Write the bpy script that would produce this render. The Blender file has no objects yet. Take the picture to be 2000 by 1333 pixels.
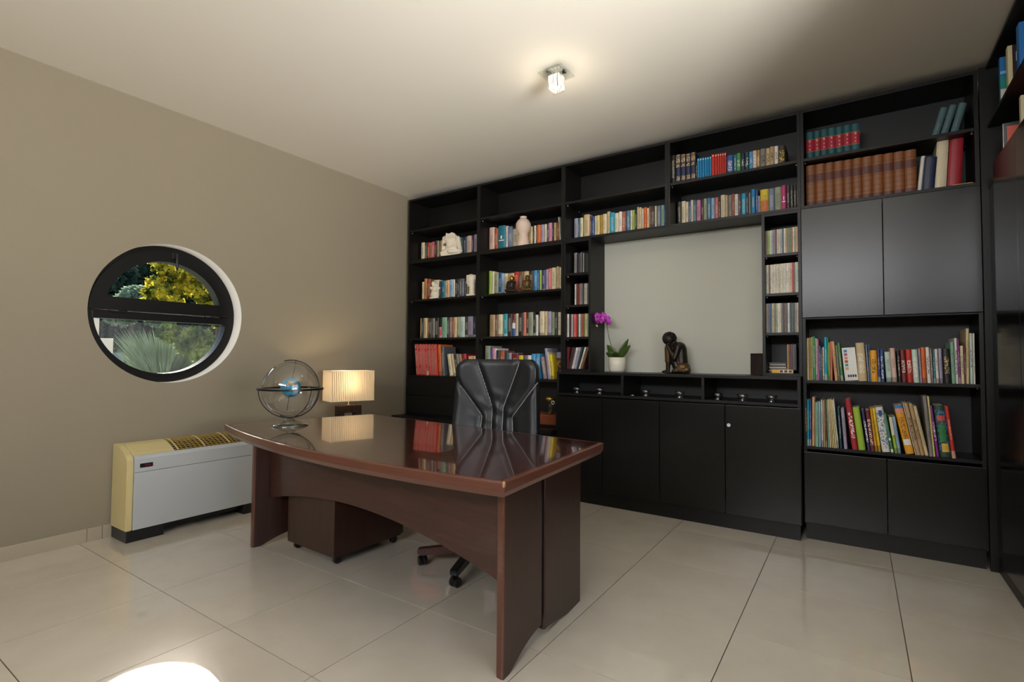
import bpy, bmesh, math, random
from mathutils import Vector, Matrix
random.seed(7)
S = bpy.context.scene
COL = S.collection
PI = math.pi

# ------------------------------------------------------------------ camera
cam = bpy.data.objects.new('camera', bpy.data.cameras.new('camera'))
COL.objects.link(cam)
cam.data.sensor_fit = 'HORIZONTAL'; cam.data.sensor_width = 36.0
cam.data.lens = 1004.22 / 2000 * 36.0
cam.data.clip_start = 0.02; cam.data.clip_end = 200
def cam_axes(yaw, pit, rol):
    cy, sy, cp, sp = math.cos(yaw), math.sin(yaw), math.cos(pit), math.sin(pit)
    fw = Vector((-sy*cp, cy*cp, sp)); rt = Vector((cy, sy, 0)); up = rt.cross(fw)
    c, s = math.cos(rol), math.sin(rol)
    return c*rt + s*up, -s*rt + c*up, fw
rt, up, fw = cam_axes(0.589463, 0.034219, 0.0071686)
cam.matrix_world = Matrix(((rt.x, up.x, -fw.x, 0), (rt.y, up.y, -fw.y, 0), (rt.z, up.z, -fw.z, 1.16), (0, 0, 0, 1)))
S.camera = cam

# ------------------------------------------------------------------ world, sun, daylight, exposure
S.view_settings.view_transform = 'Standard'
S.view_settings.look = 'None'
S.view_settings.gamma = 1.0
S.view_settings.use_curve_mapping = False
S.view_settings.exposure = 0.0
S.cycles.use_denoising = True
S.cycles.max_bounces = 10
S.cycles.diffuse_bounces = 5
S.cycles.glossy_bounces = 5
S.cycles.transmission_bounces = 8
S.cycles.transparent_max_bounces = 16
S.cycles.caustics_reflective = False
S.cycles.caustics_refractive = False
S.cycles.sample_clamp_indirect = 6.0

SUN_DIR = Vector((1.82, -0.86, -1.0)).normalized()  # aimed so its patch on the floor stands in for the window's reflection
w = bpy.data.worlds.new('sky'); S.world = w; w.use_nodes = True
nt = w.node_tree; nt.nodes.clear()
sky = nt.nodes.new('ShaderNodeTexSky'); sky.sky_type = 'NISHITA'
sky.sun_disc = False; sky.sun_elevation = math.asin(-SUN_DIR.z); sky.sun_rotation = math.atan2(-SUN_DIR.x, -SUN_DIR.y)
sky.air_density = 1.0; sky.dust_density = 2.0
bg = nt.nodes.new('ShaderNodeBackground'); bg.inputs[1].default_value = 0.5
ow = nt.nodes.new('ShaderNodeOutputWorld')
nt.links.new(sky.outputs[0], bg.inputs[0]); nt.links.new(bg.outputs[0], ow.inputs[0])

def light(name, kind, loc, energy, color, **kw):
    d = bpy.data.lights.new(name, kind); d.energy = energy; d.color = color
    for k, v in kw.items(): setattr(d, k, v)
    o = bpy.data.objects.new(name, d); COL.objects.link(o); o.location = loc
    return o
sun = light('sun', 'SUN', (-9, 4, 5), 14.0, (1.0, 0.95, 0.86), angle=0.009)
sun.rotation_euler = SUN_DIR.to_track_quat('-Z', 'Y').to_euler()
# daylight that comes in through the wide window in the right wall, beside and behind the camera
day = light('daylight_window', 'AREA', (1.22, 0.65, 1.65), 15, (0.97, 0.98, 1.0), shape='RECTANGLE', size=1.8, size_y=1.5)
day.rotation_euler = Vector((-1, 0, 0)).to_track_quat('-Z', 'Z').to_euler()
# high strip window in the wall behind the camera
strip = light('daylight_strip_window', 'AREA', (-0.8, -2.62, 2.53), 125, (0.98, 0.98, 1.0), shape='RECTANGLE', size=2.8, size_y=0.52)
strip.rotation_euler = Vector((0, 1, 0)).to_track_quat('-Z', 'Z').to_euler()
# added area lamp outside the right window, aimed up to brighten the ceiling
ceil_fill = light('added_ceiling_fill', 'AREA', (3.0, 0.0, 0.15), 1000, (1.0, 0.97, 0.92), shape='RECTANGLE', size=3.2, size_y=2.4)
ceil_fill.rotation_euler = Vector((-1, 0.35, 0.75)).to_track_quat('-Z', 'Z').to_euler()

# ------------------------------------------------------------------ materials
def lin(c):
    c = c / 255.0
    return c / 12.92 if c <= 0.04045 else ((c + 0.055) / 1.055) ** 2.4
def rgb(r, g, b): return (lin(r), lin(g), lin(b), 1)
MATS = {}
def base_mat(name):
    m = bpy.data.materials.new(name); m.use_nodes = True; m.node_tree.nodes.clear()
    n = m.node_tree.nodes
    o = n.new('ShaderNodeOutputMaterial'); b = n.new('ShaderNodeBsdfPrincipled')
    m.node_tree.links.new(b.outputs[0], o.inputs[0])
    MATS[name] = m
    return m, n, m.node_tree.links, b, o
def mat(name, col, rough=0.5, metal=0.0, var=0.06, scale=8.0, bump=0.0, bscale=60.0, coat=0.0, spec=None, stretch=None, rvar=0.0):
    m, n, l, b, o = base_mat(name)
    tc = n.new('ShaderNodeTexCoord'); mp = n.new('ShaderNodeMapping')
    l.new(tc.outputs['Object'], mp.inputs[0])
    if stretch: mp.inputs['Scale'].default_value = stretch
    nz = n.new('ShaderNodeTexNoise'); nz.inputs['Scale'].default_value = scale; nz.inputs['Detail'].default_value = 4
    l.new(mp.outputs[0], nz.inputs['Vector'])
    mx = n.new('ShaderNodeMix'); mx.data_type = 'RGBA'
    mx.inputs[6].default_value = tuple(max(0, c*(1-var)) for c in col[:3]) + (1,)
    mx.inputs[7].default_value = tuple(min(1, c*(1+var)) for c in col[:3]) + (1,)
    l.new(nz.outputs[0], mx.inputs[0]); l.new(mx.outputs[2], b.inputs['Base Color'])
    b.inputs['Roughness'].default_value = rough; b.inputs['Metallic'].default_value = metal
    if spec is not None: b.inputs['Specular IOR Level'].default_value = spec
    if coat:
        b.inputs['Coat Weight'].default_value = coat; b.inputs['Coat Roughness'].default_value = 0.06
    if rvar:
        mr = n.new('ShaderNodeMapRange'); mr.inputs[3].default_value = rough-rvar; mr.inputs[4].default_value = rough+rvar
        l.new(nz.outputs[0], mr.inputs[0]); l.new(mr.outputs[0], b.inputs['Roughness'])
    if bump:
        nb = n.new('ShaderNodeTexNoise'); nb.inputs['Scale'].default_value = bscale; nb.inputs['Detail'].default_value = 3
        l.new(mp.outputs[0], nb.inputs['Vector'])
        bp = n.new('ShaderNodeBump'); bp.inputs['Strength'].default_value = bump; bp.inputs['Distance'].default_value = 0.004
        l.new(nb.outputs[0], bp.inputs['Height']); l.new(bp.outputs[0], b.inputs['Normal'])
    return m
def glassy(name, tint=(1, 1, 1, 1), ior=1.45, haze=0.0, rough=0.0, edge=1.0):
    """thin clear glass: lets light straight through, mirrors by Fresnel"""
    m = bpy.data.materials.new(name); m.use_nodes = True; n = m.node_tree.nodes; l = m.node_tree.links; n.clear()
    o = n.new('ShaderNodeOutputMaterial'); t = n.new('ShaderNodeBsdfTransparent'); t.inputs[0].default_value = tint
    g = n.new('ShaderNodeBsdfGlossy'); g.inputs['Roughness'].default_value = rough
    # Schlick's curve on the facing angle: the same from both sides of a thin pane
    f = n.new('ShaderNodeLayerWeight'); f.inputs[0].default_value = 0.5
    pw = n.new('ShaderNodeMath'); pw.operation = 'POWER'; pw.inputs[1].default_value = 4.0; l.new(f.outputs['Facing'], pw.inputs[0])
    r0 = ((ior-1)/(ior+1))**2 * edge
    mu = n.new('ShaderNodeMath'); mu.operation = 'MULTIPLY_ADD'; mu.inputs[1].default_value = min(0.9, 0.6*edge); mu.inputs[2].default_value = r0
    l.new(pw.outputs[0], mu.inputs[0])
    mx = n.new('ShaderNodeMixShader'); l.new(mu.outputs[0], mx.inputs[0]); l.new(t.outputs[0], mx.inputs[1]); l.new(g.outputs[0], mx.inputs[2])
    last = mx
    if haze:
        tc = n.new('ShaderNodeTexCoord'); mp = n.new('ShaderNodeMapping'); mp.inputs['Scale'].default_value = (1, 14, 2)
        nz = n.new('ShaderNodeTexNoise'); nz.inputs['Scale'].default_value = 3.0; nz.inputs['Detail'].default_value = 5
        l.new(tc.outputs['Object'], mp.inputs[0]); l.new(mp.outputs[0], nz.inputs['Vector'])
        mr = n.new('ShaderNodeMapRange'); mr.inputs[1].default_value = 0.3; mr.inputs[2].default_value = 0.75; mr.inputs[3].default_value = haze*0.35; mr.inputs[4].default_value = haze
        l.new(nz.outputs[0], mr.inputs[0])
        tl = n.new('ShaderNodeBsdfTranslucent'); tl.inputs[0].default_value = (0.9, 0.92, 0.95, 1)
        m2 = n.new('ShaderNodeMixShader'); l.new(mr.outputs[0], m2.inputs[0]); l.new(mx.outputs[0], m2.inputs[1]); l.new(tl.outputs[0], m2.inputs[2]); last = m2
    l.new(last.outputs[0], o.inputs[0]); MATS[name] = m
    return m

M_WALL = mat('wall_paint', rgb(146, 136, 117), 0.85, var=0.025, scale=1.5, bump=0.12, bscale=90)
M_CEIL = mat('ceiling_paint', rgb(238, 233, 222), 0.85, var=0.015, scale=2, bump=0.08, bscale=70)
M_REVEAL = mat('reveal_plaster', rgb(228, 224, 216), 0.8, var=0.02, bump=0.1)
M_GROUT = mat('grout', rgb(84, 74, 62), 0.9)
M_BASEB = mat('skirting_tile', rgb(176, 165, 145), 0.3, var=0.03)
M_BLACK = mat('black_melamine', rgb(20, 19, 18), 0.4, var=0.15, scale=5, spec=0.3)
M_BLACKG = mat('black_satin_door', rgb(16, 16, 15), 0.27, var=0.1, scale=3, spec=0.42)
M_BLACKB = mat('shaded_back_board', rgb(10, 9, 9), 0.5, var=0.2, scale=4)  # darker than the cases: shade at their backs is put into the colour
M_GLOSSB = mat('black_gloss_door', rgb(12, 11, 10), 0.19, var=0.1, scale=3, spec=0.22)
M_PIN = mat('nickel', rgb(205, 202, 195), 0.22, 1.0)
M_STEEL = mat('brushed_steel', rgb(150, 150, 150), 0.28, 1.0, stretch=(1, 1, 20))
M_DSTEEL = mat('dark_steel', rgb(60, 60, 62), 0.3, 1.0)
M_WINB = mat('window_frame_black', rgb(13, 11, 10), 0.42, var=0.2, spec=0.3)
M_GLASS = glassy('window_glass', (0.80, 0.82, 0.82, 1), 1.25)
M_GLASSD = glassy('dusty_window_glass', (0.78, 0.80, 0.82, 1), 1.25, haze=0.012)
M_CREAM = mat('yellowed_plastic', rgb(212, 196, 142), 0.42, var=0.08, scale=3)
M_GREYP = mat('grey_enamel', rgb(186, 190, 192), 0.42, var=0.02, scale=2)
M_DARKP = mat('dark_plastic', rgb(24, 24, 25), 0.35)
M_BOARD = mat('pale_board', rgb(196, 196, 184), 0.75, var=0.03, scale=1.2)
M_LEATHER = mat('black_leather', rgb(19, 20, 22), 0.38, var=0.2, scale=12, spec=0.4, bump=0.1, bscale=160)
M_SEAM = mat('grey_piping', rgb(150, 152, 155), 0.4)
M_PAPER = mat('page_paper', rgb(226, 216, 192), 0.8, var=0.06, stretch=(300, 4, 4))
M_GOLD = mat('gilt_print', rgb(196, 160, 84), 0.4, 0.4)
M_PLASTER = mat('white_plaster', rgb(222, 212, 192), 0.7, var=0.08, scale=20, bump=0.2)
M_TERRAC = mat('pale_pink_ceramic', rgb(216, 192, 176), 0.55, var=0.05)
M_POT = mat('white_glazed_pot', rgb(226, 220, 204), 0.3, var=0.02)
M_BRONZE = mat('dark_bronze', rgb(48, 40, 34), 0.36, 0.6, var=0.35, scale=30, bump=0.3)
M_GILT = mat('aged_gilt_bronze', rgb(92, 70, 40), 0.4, 0.6, var=0.45, scale=40, bump=0.3)
M_LEAF = mat('orchid_leaf', rgb(62, 84, 34), 0.35, var=0.2, scale=20)
M_PETAL = mat('orchid_petal', rgb(196, 70, 190), 0.5, var=0.3, scale=40)
M_STEM = mat('orchid_stem', rgb(84, 92, 44), 0.5)
M_BUD = mat('orchid_bud', rgb(190, 186, 120), 0.5)
M_SOIL = mat('bark_chips', rgb(70, 52, 36), 0.9, var=0.4, scale=60, bump=0.8)
M_CLEAR = glassy('clear_glass', (0.97, 0.98, 0.98, 1), 1.5, edge=1.6)
M_WHITE = mat('white_enamel', rgb(235, 234, 230), 0.35)
M_BROWNBOX = mat('red_brown_wood', rgb(132, 66, 38), 0.4, var=0.2, stretch=(1, 12, 12))
M_BLACKPL = mat('black_castor_plastic', rgb(20, 20, 21), 0.3)
M_RUBBER = mat('grey_castor_tyre', rgb(58, 58, 60), 0.5)

def wood(name, c0, c1, rough, axis=(2, 30, 30), coat=0.0, scale=2.2):
    m, n, l, b, o = base_mat(name)
    tc = n.new('ShaderNodeTexCoord'); mp = n.new('ShaderNodeMapping'); mp.inputs['Scale'].default_value = axis
    l.new(tc.outputs['Object'], mp.inputs[0])
    nz = n.new('ShaderNodeTexNoise'); nz.inputs['Scale'].default_value = scale; nz.inputs['Detail'].default_value = 6; nz.inputs['Distortion'].default_value = 0.6
    l.new(mp.outputs[0], nz.inputs['Vector'])
    cr = n.new('ShaderNodeValToRGB'); cr.color_ramp.elements[0].position = 0.3; cr.color_ramp.elements[1].position = 0.72
    cr.color_ramp.elements[0].color = c0; cr.color_ramp.elements[1].color = c1
    l.new(nz.outputs[0], cr.inputs[0]); l.new(cr.outputs[0], b.inputs['Base Color'])
    b.inputs['Roughness'].default_value = rough
    if coat: b.inputs['Coat Weight'].default_value = coat; b.inputs['Coat Roughness'].default_value = 0.03
    return m
M_DTOP = wood('mahogany_top', rgb(50, 22, 17), rgb(74, 34, 25), 0.16, (2, 26, 26), coat=0.9)
M_DEDGE = wood('mahogany_edge', rgb(82, 46, 34), rgb(98, 56, 42), 0.3, (3, 3, 60), coat=0.3)
M_DPANEL = wood('mahogany_panel', rgb(56, 32, 27), rgb(74, 43, 35), 0.34, (2.2, 20, 20), coat=0.15)
M_DLEG = wood('mahogany_leg', rgb(46, 26, 20), rgb(62, 35, 27), 0.34, (26, 26, 2), coat=0.15)
M_DWOOD = wood('dark_notch_wood', rgb(22, 15, 11), rgb(58, 38, 26), 0.55, (40, 40, 2))
MATS['dark_notch_wood'].node_tree.nodes['Principled BSDF'].inputs['Specular IOR Level'].default_value = 0.15

def tile_mat():
    m, n, l, b, o = base_mat('porcelain_tile')
    tc = n.new('ShaderNodeTexCoord'); oi = n.new('ShaderNodeObjectInfo')
    va = n.new('ShaderNodeVectorMath'); va.operation = 'ADD'
    sc = n.new('ShaderNodeVectorMath'); sc.operation = 'SCALE'; sc.inputs['Scale'].default_value = 9
    l.new(oi.outputs['Location'], sc.inputs[0]); l.new(tc.outputs['Object'], va.inputs[0]); l.new(sc.outputs[0], va.inputs[1])
    nz = n.new('ShaderNodeTexNoise'); nz.inputs['Scale'].default_value = 3.0; nz.inputs['Detail'].default_value = 6; nz.inputs['Roughness'].default_value = 0.6
    l.new(va.outputs[0], nz.inputs['Vector'])
    cr = n.new('ShaderNodeValToRGB'); cr.color_ramp.elements[0].color = rgb(207, 198, 181); cr.color_ramp.elements[1].color = rgb(217, 209, 193)
    cr.color_ramp.elements[0].position = 0.35; cr.color_ramp.elements[1].position = 0.7
    l.new(nz.outputs[0], cr.inputs[0]); l.new(cr.outputs[0], b.inputs['Base Color'])
    b.inputs['Roughness'].default_value = 0.22; b.inputs['Specular IOR Level'].default_value = 0.6
    b.inputs['Coat Weight'].default_value = 0.9; b.inputs['Coat Roughness'].default_value = 0.03; b.inputs['Coat IOR'].default_value = 1.6
    return m
M_TILE = tile_mat()

def cover_mat(name, letter, strength, span=(0.3, 0.85), wide=0.24, freq=260.0, band=0.0):
    """cloth or card cover in the book's own colour with printed lettering along the spine"""
    m, n, l, b, o = base_mat(name)
    oi = n.new('ShaderNodeObjectInfo'); tc = n.new('ShaderNodeTexCoord')
    sg = n.new('ShaderNodeSeparateXYZ'); l.new(tc.outputs['Generated'], sg.inputs[0])
    def math_(op, a, bb=None):
        k = n.new('ShaderNodeMath'); k.operation = op
        for i, v in enumerate((a, bb)):
            if v is None: continue
            if isinstance(v, (int, float)): k.inputs[i].default_value = v
            else: l.new(v, k.inputs[i])
        return k.outputs[0]
    dx = math_('ABSOLUTE', math_('SUBTRACT', sg.outputs[0], 0.5))
    inx = math_('LESS_THAN', dx, wide)
    lo = math_('ADD', math_('MULTIPLY', oi.outputs['Random'], 0.25), span[0]-0.12)
    hi = math_('SUBTRACT', span[1], math_('MULTIPLY', oi.outputs['Random'], 0.15))
    inz = math_('MULTIPLY', math_('GREATER_THAN', sg.outputs[2], lo), math_('LESS_THAN', sg.outputs[2], hi))
    front = math_('LESS_THAN', sg.outputs[1], 0.1)
    so = n.new('ShaderNodeSeparateXYZ'); l.new(tc.outputs['Object'], so.inputs[0])
    cx = n.new('ShaderNodeCombineXYZ'); l.new(math_('MULTIPLY', so.outputs[0], freq*1.4), cx.inputs[0]); l.new(math_('MULTIPLY', so.outputs[2], freq), cx.inputs[2])
    l.new(math_('MULTIPLY', oi.outputs['Random'], 91.0), cx.inputs[1])
    nz = n.new('ShaderNodeTexNoise'); nz.inputs['Scale'].default_value = 1.0; nz.inputs['Detail'].default_value = 1
    l.new(cx.outputs[0], nz.inputs['Vector'])
    let = math_('GREATER_THAN', nz.outputs[0], 0.52)
    msk = math_('MULTIPLY', math_('MULTIPLY', inx, inz), math_('MULTIPLY', front, let))
    msk = math_('MULTIPLY', msk, strength)
    nz2 = n.new('ShaderNodeTexNoise'); nz2.inputs['Scale'].default_value = 14; l.new(tc.outputs['Object'], nz2.inputs['Vector'])
    hs = n.new('ShaderNodeHueSaturation'); l.new(oi.outputs['Color'], hs.inputs['Color'])
    l.new(math_('ADD', 0.86, math_('MULTIPLY', nz2.outputs[0], 0.28)), hs.inputs['Value'])
    # publisher's block near the foot of some spines
    foot = math_('MULTIPLY', math_('LESS_THAN', sg.outputs[2], 0.14), math_('GREATER_THAN', oi.outputs['Random'], 0.62))
    foot = math_('MULTIPLY', math_('MULTIPLY', foot, front), band)
    mf = n.new('ShaderNodeMix'); mf.data_type = 'RGBA'; l.new(foot, mf.inputs[0]); l.new(hs.outputs[0], mf.inputs[6]); mf.inputs[7].default_value = letter
    mx = n.new('ShaderNodeMix'); mx.data_type = 'RGBA'; l.new(msk, mx.inputs[0]); l.new(mf.outputs[2], mx.inputs[6]); mx.inputs[7].default_value = letter
    l.new(mx.outputs[2], b.inputs['Base Color']); b.inputs['Roughness'].default_value = 0.42
    return m
M_CV_L = cover_mat('book_cover_dark_print', rgb(52, 46, 44), 0.6, band=0.5)
M_CV_D = cover_mat('book_cover_pale_print', rgb(226, 218, 196), 0.6, band=0.45)
M_CV_T = cover_mat('book_cover_bold_pale_print', rgb(240, 236, 224), 0.95, (0.22, 0.8), 0.33, 150)
M_CV_B = cover_mat('book_cover_bold_dark_print', rgb(36, 32, 30), 0.9, (0.25, 0.8), 0.3, 150)
M_CV_G = cover_mat('book_cover_gilt_print', rgb(206, 176, 110), 0.95, (0.2, 0.9), 0.33, 170)
M_CV_Y = cover_mat('book_cover_yellow_print', rgb(226, 200, 50), 1.0, (0.2, 0.8), 0.34, 110)
M_CV_N = cover_mat('book_cover_plain', rgb(30, 30, 30), 0.0)
M_CV_C = cover_mat('book_cover_pictured', rgb(70, 120, 170), 0.8, (0.15, 0.95), 0.45, 80)
def scroll_mat(name, c0, c1):
    m, n, l, b, o = base_mat(name)
    tc = n.new('ShaderNodeTexCoord'); nz = n.new('ShaderNodeTexNoise'); nz.inputs['Scale'].default_value = 190; nz.inputs['Detail'].default_value = 1
    l.new(tc.outputs['Object'], nz.inputs['Vector'])
    cr = n.new('ShaderNodeValToRGB'); cr.color_ramp.elements[0].position = 0.49; cr.color_ramp.elements[1].position = 0.53
    cr.color_ramp.elements[0].color = c0; cr.color_ramp.elements[1].color = c1
    l.new(nz.outputs[0], cr.inputs[0]); l.new(cr.outputs[0], b.inputs['Base Color']); b.inputs['Roughness'].default_value = 0.4
    return m
M_SCROLL = scroll_mat('gilt_scroll_print', rgb(30, 34, 58), rgb(206, 180, 124))
M_SPECK = scroll_mat('pale_speckled_print', rgb(176, 44, 34), rgb(222, 186, 164))
M_CASE = cover_mat('disc_case_spine', rgb(40, 40, 44), 0.55, (0.2, 0.9), 0.4, 320)

# ------------------------------------------------------------------ mesh helpers
def to_mesh(bm, name, mats, smooth=False):
    me = bpy.data.meshes.new(name)
    bmesh.ops.recalc_face_normals(bm, faces=bm.faces)
    bm.to_mesh(me); bm.free()
    for mm in (mats if isinstance(mats, (list, tuple)) else [mats]): me.materials.append(mm)
    if smooth:
        for p in me.polygons: p.use_smooth = True
    return me
def link(name, me, parent=None, loc=None, rot=None):
    o = bpy.data.objects.new(name, me); COL.objects.link(o)
    if parent is not None: o.parent = parent
    if loc is not None: o.location = loc
    if rot is not None: o.rotation_euler = rot
    return o
def tag(o, label, cat, group=None):
    o['label'] = label; o['category'] = cat
    if group: o['group'] = group
    return o
def thing(name, label, cat, loc=(0, 0, 0), rz=0.0, group=None):
    return tag(link(name, None, None, loc, (0, 0, rz)), label, cat, group)
def struct(o): o['kind'] = 'structure'; return o
def box(bm, x0, x1, y0, y1, z0, z1, mi=0, bev=0.0):
    r = bmesh.ops.create_cube(bm, size=1.0)
    vs = r['verts']
    for v in vs: v.co = Vector(((x0+x1)/2 + v.co.x*(x1-x0), (y0+y1)/2 + v.co.y*(y1-y0), (z0+z1)/2 + v.co.z*(z1-z0)))
    fs = {f for v in vs for f in v.link_faces}
    for f in fs: f.material_index = mi
    if bev:
        es = {e for v in vs for e in v.link_edges}
        bmesh.ops.bevel(bm, geom=list(es), offset=bev, segments=2, profile=0.7, affect='EDGES', clamp_overlap=True)
def bx(name, parent, m, x0, x1, y0, y1, z0, z1, bev=0.0, org=None, smooth=False):
    """one box-shaped part, given in scene coordinates when org (the parent's base) is passed"""
    ox, oy, oz = org or (0, 0, 0)
    bm = bmesh.new(); box(bm, x0-ox, x1-ox, y0-oy, y1-oy, z0-oz, z1-oz, 0, bev)
    return link(name, to_mesh(bm, name, m, smooth), parent)
def lathe(bm, prof, n=24, c=(0, 0, 0), mi=0, caps=True):
    rings = []
    for r, z in prof:
        if r < 1e-6: rings.append([bm.verts.new((c[0], c[1], c[2]+z))])
        else: rings.append([bm.verts.new((c[0]+r*math.cos(2*PI*k/n), c[1]+r*math.sin(2*PI*k/n), c[2]+z)) for k in range(n)])
    for a, b in zip(rings, rings[1:]):
        for k in range(n):
            k2 = (k+1) % n
            if len(a) == 1 and len(b) == 1: continue
            if len(a) == 1: f = bm.faces.new((a[0], b[k], b[k2]))
            elif len(b) == 1: f = bm.faces.new((a[k], a[k2], b[0]))
            else: f = bm.faces.new((a[k], a[k2], b[k2], b[k]))
            f.material_index = mi
    if caps:
        for r in (rings[0], rings[-1]):
            if len(r) > 1: bm.faces.new(r).material_index = mi
def tube(bm, pts, rad, n=8, mi=0, closed=False):
    pts = [Vector(p) for p in pts]; N = len(pts); rings = []
    prev = None
    for i, p in enumerate(pts):
        if closed: t = (pts[(i+1) % N] - pts[i-1]).normalized()
        else: t = (pts[min(i+1, N-1)] - pts[max(i-1, 0)]).normalized()
        if prev is None:
            a = Vector((0, 0, 1)) if abs(t.z) < 0.9 else Vector((1, 0, 0))
            u = t.cross(a).normalized()
        else: u = (prev - t*prev.dot(t)).normalized()
        prev = u; v = t.cross(u)
        r = rad[i] if isinstance(rad, (list, tuple)) else rad
        rings.append([bm.verts.new(p + (u*math.cos(2*PI*k/n) + v*math.sin(2*PI*k/n))*r) for k in range(n)])
    rng = range(N if closed else N-1)
    for i in rng:
        a, b = rings[i], rings[(i+1) % N]
        for k in range(n):
            bm.faces.new((a[k], a[(k+1) % n], b[(k+1) % n], b[k])).material_index = mi
    if not closed:
        bm.faces.new(rings[0]).material_index = mi; bm.faces.new(rings[-1]).material_index = mi
def prism(bm, pts, axis, a, b, mi=0):
    """extrude a 2D outline between a and b along axis ('x': pts are (y,z); 'y': (x,z); 'z': (x,y))"""
    def P(p, t): return {'x': (t, p[0], p[1]), 'y': (p[0], t, p[1]), 'z': (p[0], p[1], t)}[axis]
    A = [bm.verts.new(P(p, a)) for p in pts]; B = [bm.verts.new(P(p, b)) for p in pts]; n = len(pts)
    bm.faces.new(A).material_index = mi; bm.faces.new(B).material_index = mi
    for i in range(n): bm.faces.new((A[i], A[(i+1) % n], B[(i+1) % n], B[i])).material_index = mi
def ellipsoid(bm, c, r, rot=None, u=20, v=12, mi=0):
    res = bmesh.ops.create_uvsphere(bm, u_segments=u, v_segments=v, radius=1.0)
    R = rot.to_matrix() if rot is not None else Matrix.Identity(3)
    for x in res['verts']:
        x.co = R @ Vector((x.co.x*r[0], x.co.y*r[1], x.co.z*r[2])) + Vector(c)
    for f in {f for x in res['verts'] for f in x.link_faces}: f.material_index = mi
def capsule(bm, a, b, ra, rb, n=14, mi=0):
    a, b = Vector(a), Vector(b); L = (b-a).length
    pts, rad = [], []
    d = (b-a).normalized()
    for k in range(5):
        t = PI/2*(1-k/4.0); pts.append(a - d*ra*math.sin(t)*0.999); rad.append(max(ra*math.cos(t), 1e-3))
    for k in range(5):
        t = PI/2*k/4.0; pts.append(b + d*rb*math.sin(t)*0.999); rad.append(max(rb*math.cos(t), 1e-3))
    tube(bm, pts, rad, n, mi)
def blended(o, voxel, it=6):
    """melt the overlapping volumes of a figure into one continuous surface"""
    r = o.modifiers.new('remesh', 'REMESH'); r.mode = 'VOXEL'; r.voxel_size = voxel; r.use_smooth_shade = True
    s = o.modifiers.new('smooth', 'SMOOTH'); s.iterations = it; s.factor = 0.5
    return o

# ------------------------------------------------------------------ the room
XL, XR, YB, YF, ZC = -4.0, 0.99, 4.22, -2.4, 2.9
WY, WZ, WR = 1.678, 1.46, 0.486        # round window: centre and radius of the hole

fl = struct(bx('floor', None, M_GROUT, XL-0.3, XR+0.2, YF-0.2, YB+0.2, -0.12, -0.004))
TS = 0.604
tile_cache = {}
ix0 = int(math.floor((XL+1.053)/TS)); ix1 = int(math.ceil((XR+1.053)/TS))
iy0 = int(math.floor((YF-1.187)/TS)); iy1 = int(math.ceil((YB-1.187)/TS))
for i in range(ix0, ix1):
    for j in range(iy0, iy1):
        x0 = max(-1.053+i*TS, XL); x1 = min(-1.053+(i+1)*TS, XR)
        y0 = max(1.187+j*TS, YF); y1 = min(1.187+(j+1)*TS, YB)
        if x1-x0 < 0.01 or y1-y0 < 0.01: continue
        key = (round(x1-x0, 3), round(y1-y0, 3))
        if key not in tile_cache:
            bm = bmesh.new(); hx, hy = key[0]/2-0.0019, key[1]/2-0.0019
            box(bm, -hx, hx, -hy, hy, -0.006, 0.0, 0)
            tile_cache[key] = to_mesh(bm, 'floor_tile', M_TILE)
        link('floor_tile', tile_cache[key], fl, ((x0+x1)/2, (y0+y1)/2, 0))
struct(bx('ceiling', None, M_CEIL, XL-0.3, XR+0.2, YF-0.2, YB+0.2, ZC, ZC+0.15))
struct(bx('wall_back', None, M_WALL, XL-0.3, XR+0.2, YB, YB+0.2, 0, ZC))
wr = struct(link('wall_right', None, None, (XR, 0, 0)))
for a in ((YF, -0.3, 0, ZC), (1.6, YB, 0, ZC), (-0.3, 1.6, 2.4, ZC), (-0.3, 1.6, 0, 0.9)):
    bx('wall_section', wr, M_WALL, 0, 0.2, a[0], a[1], a[2], a[3])

# left wall with the round opening
bm = bmesh.new()
y0, y1, z0, z1 = YF, YB, 0.0, ZC
angs = sorted([2*PI*k/96 for k in range(96)] + [math.atan2(z-WZ, y-WY) % (2*PI) for y in (y0, y1) for z in (z0, z1)])
def rect_hit(a):
    c, s = math.cos(a), math.sin(a); t = 1e9
    if c > 1e-9: t = min(t, (y1-WY)/c)
    if c < -1e-9: t = min(t, (y0-WY)/c)
    if s > 1e-9: t = min(t, (z1-WZ)/s)
    if s < -1e-9: t = min(t, (z0-WZ)/s)
    return WY+c*t, WZ+s*t
loops = []
for X in (XL, XL-0.3):
    ci = [bm.verts.new((X, WY+WR*math.cos(a), WZ+WR*math.sin(a))) for a in angs]
    re = [bm.verts.new((X, *rect_hit(a))) for a in angs]
    loops.append((ci, re)); n = len(angs)
    for k in range(n):
        k2 = (k+1) % n
        bm.faces.new((ci[k], ci[k2], re[k2], re[k]))
for k in range(n):
    k2 = (k+1) % n
    f = bm.faces.new((loops[0][0][k], loops[0][0][k2], loops[1][0][k2], loops[1][0][k])); f.material_index = 1; f.smooth = True
    bm.faces.new((loops[0][1][k], loops[0][1][k2], loops[1][1][k2], loops[1][1][k]))
struct(link('wall_left', to_mesh(bm, 'wall_left', [M_WALL, M_REVEAL])))

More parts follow.
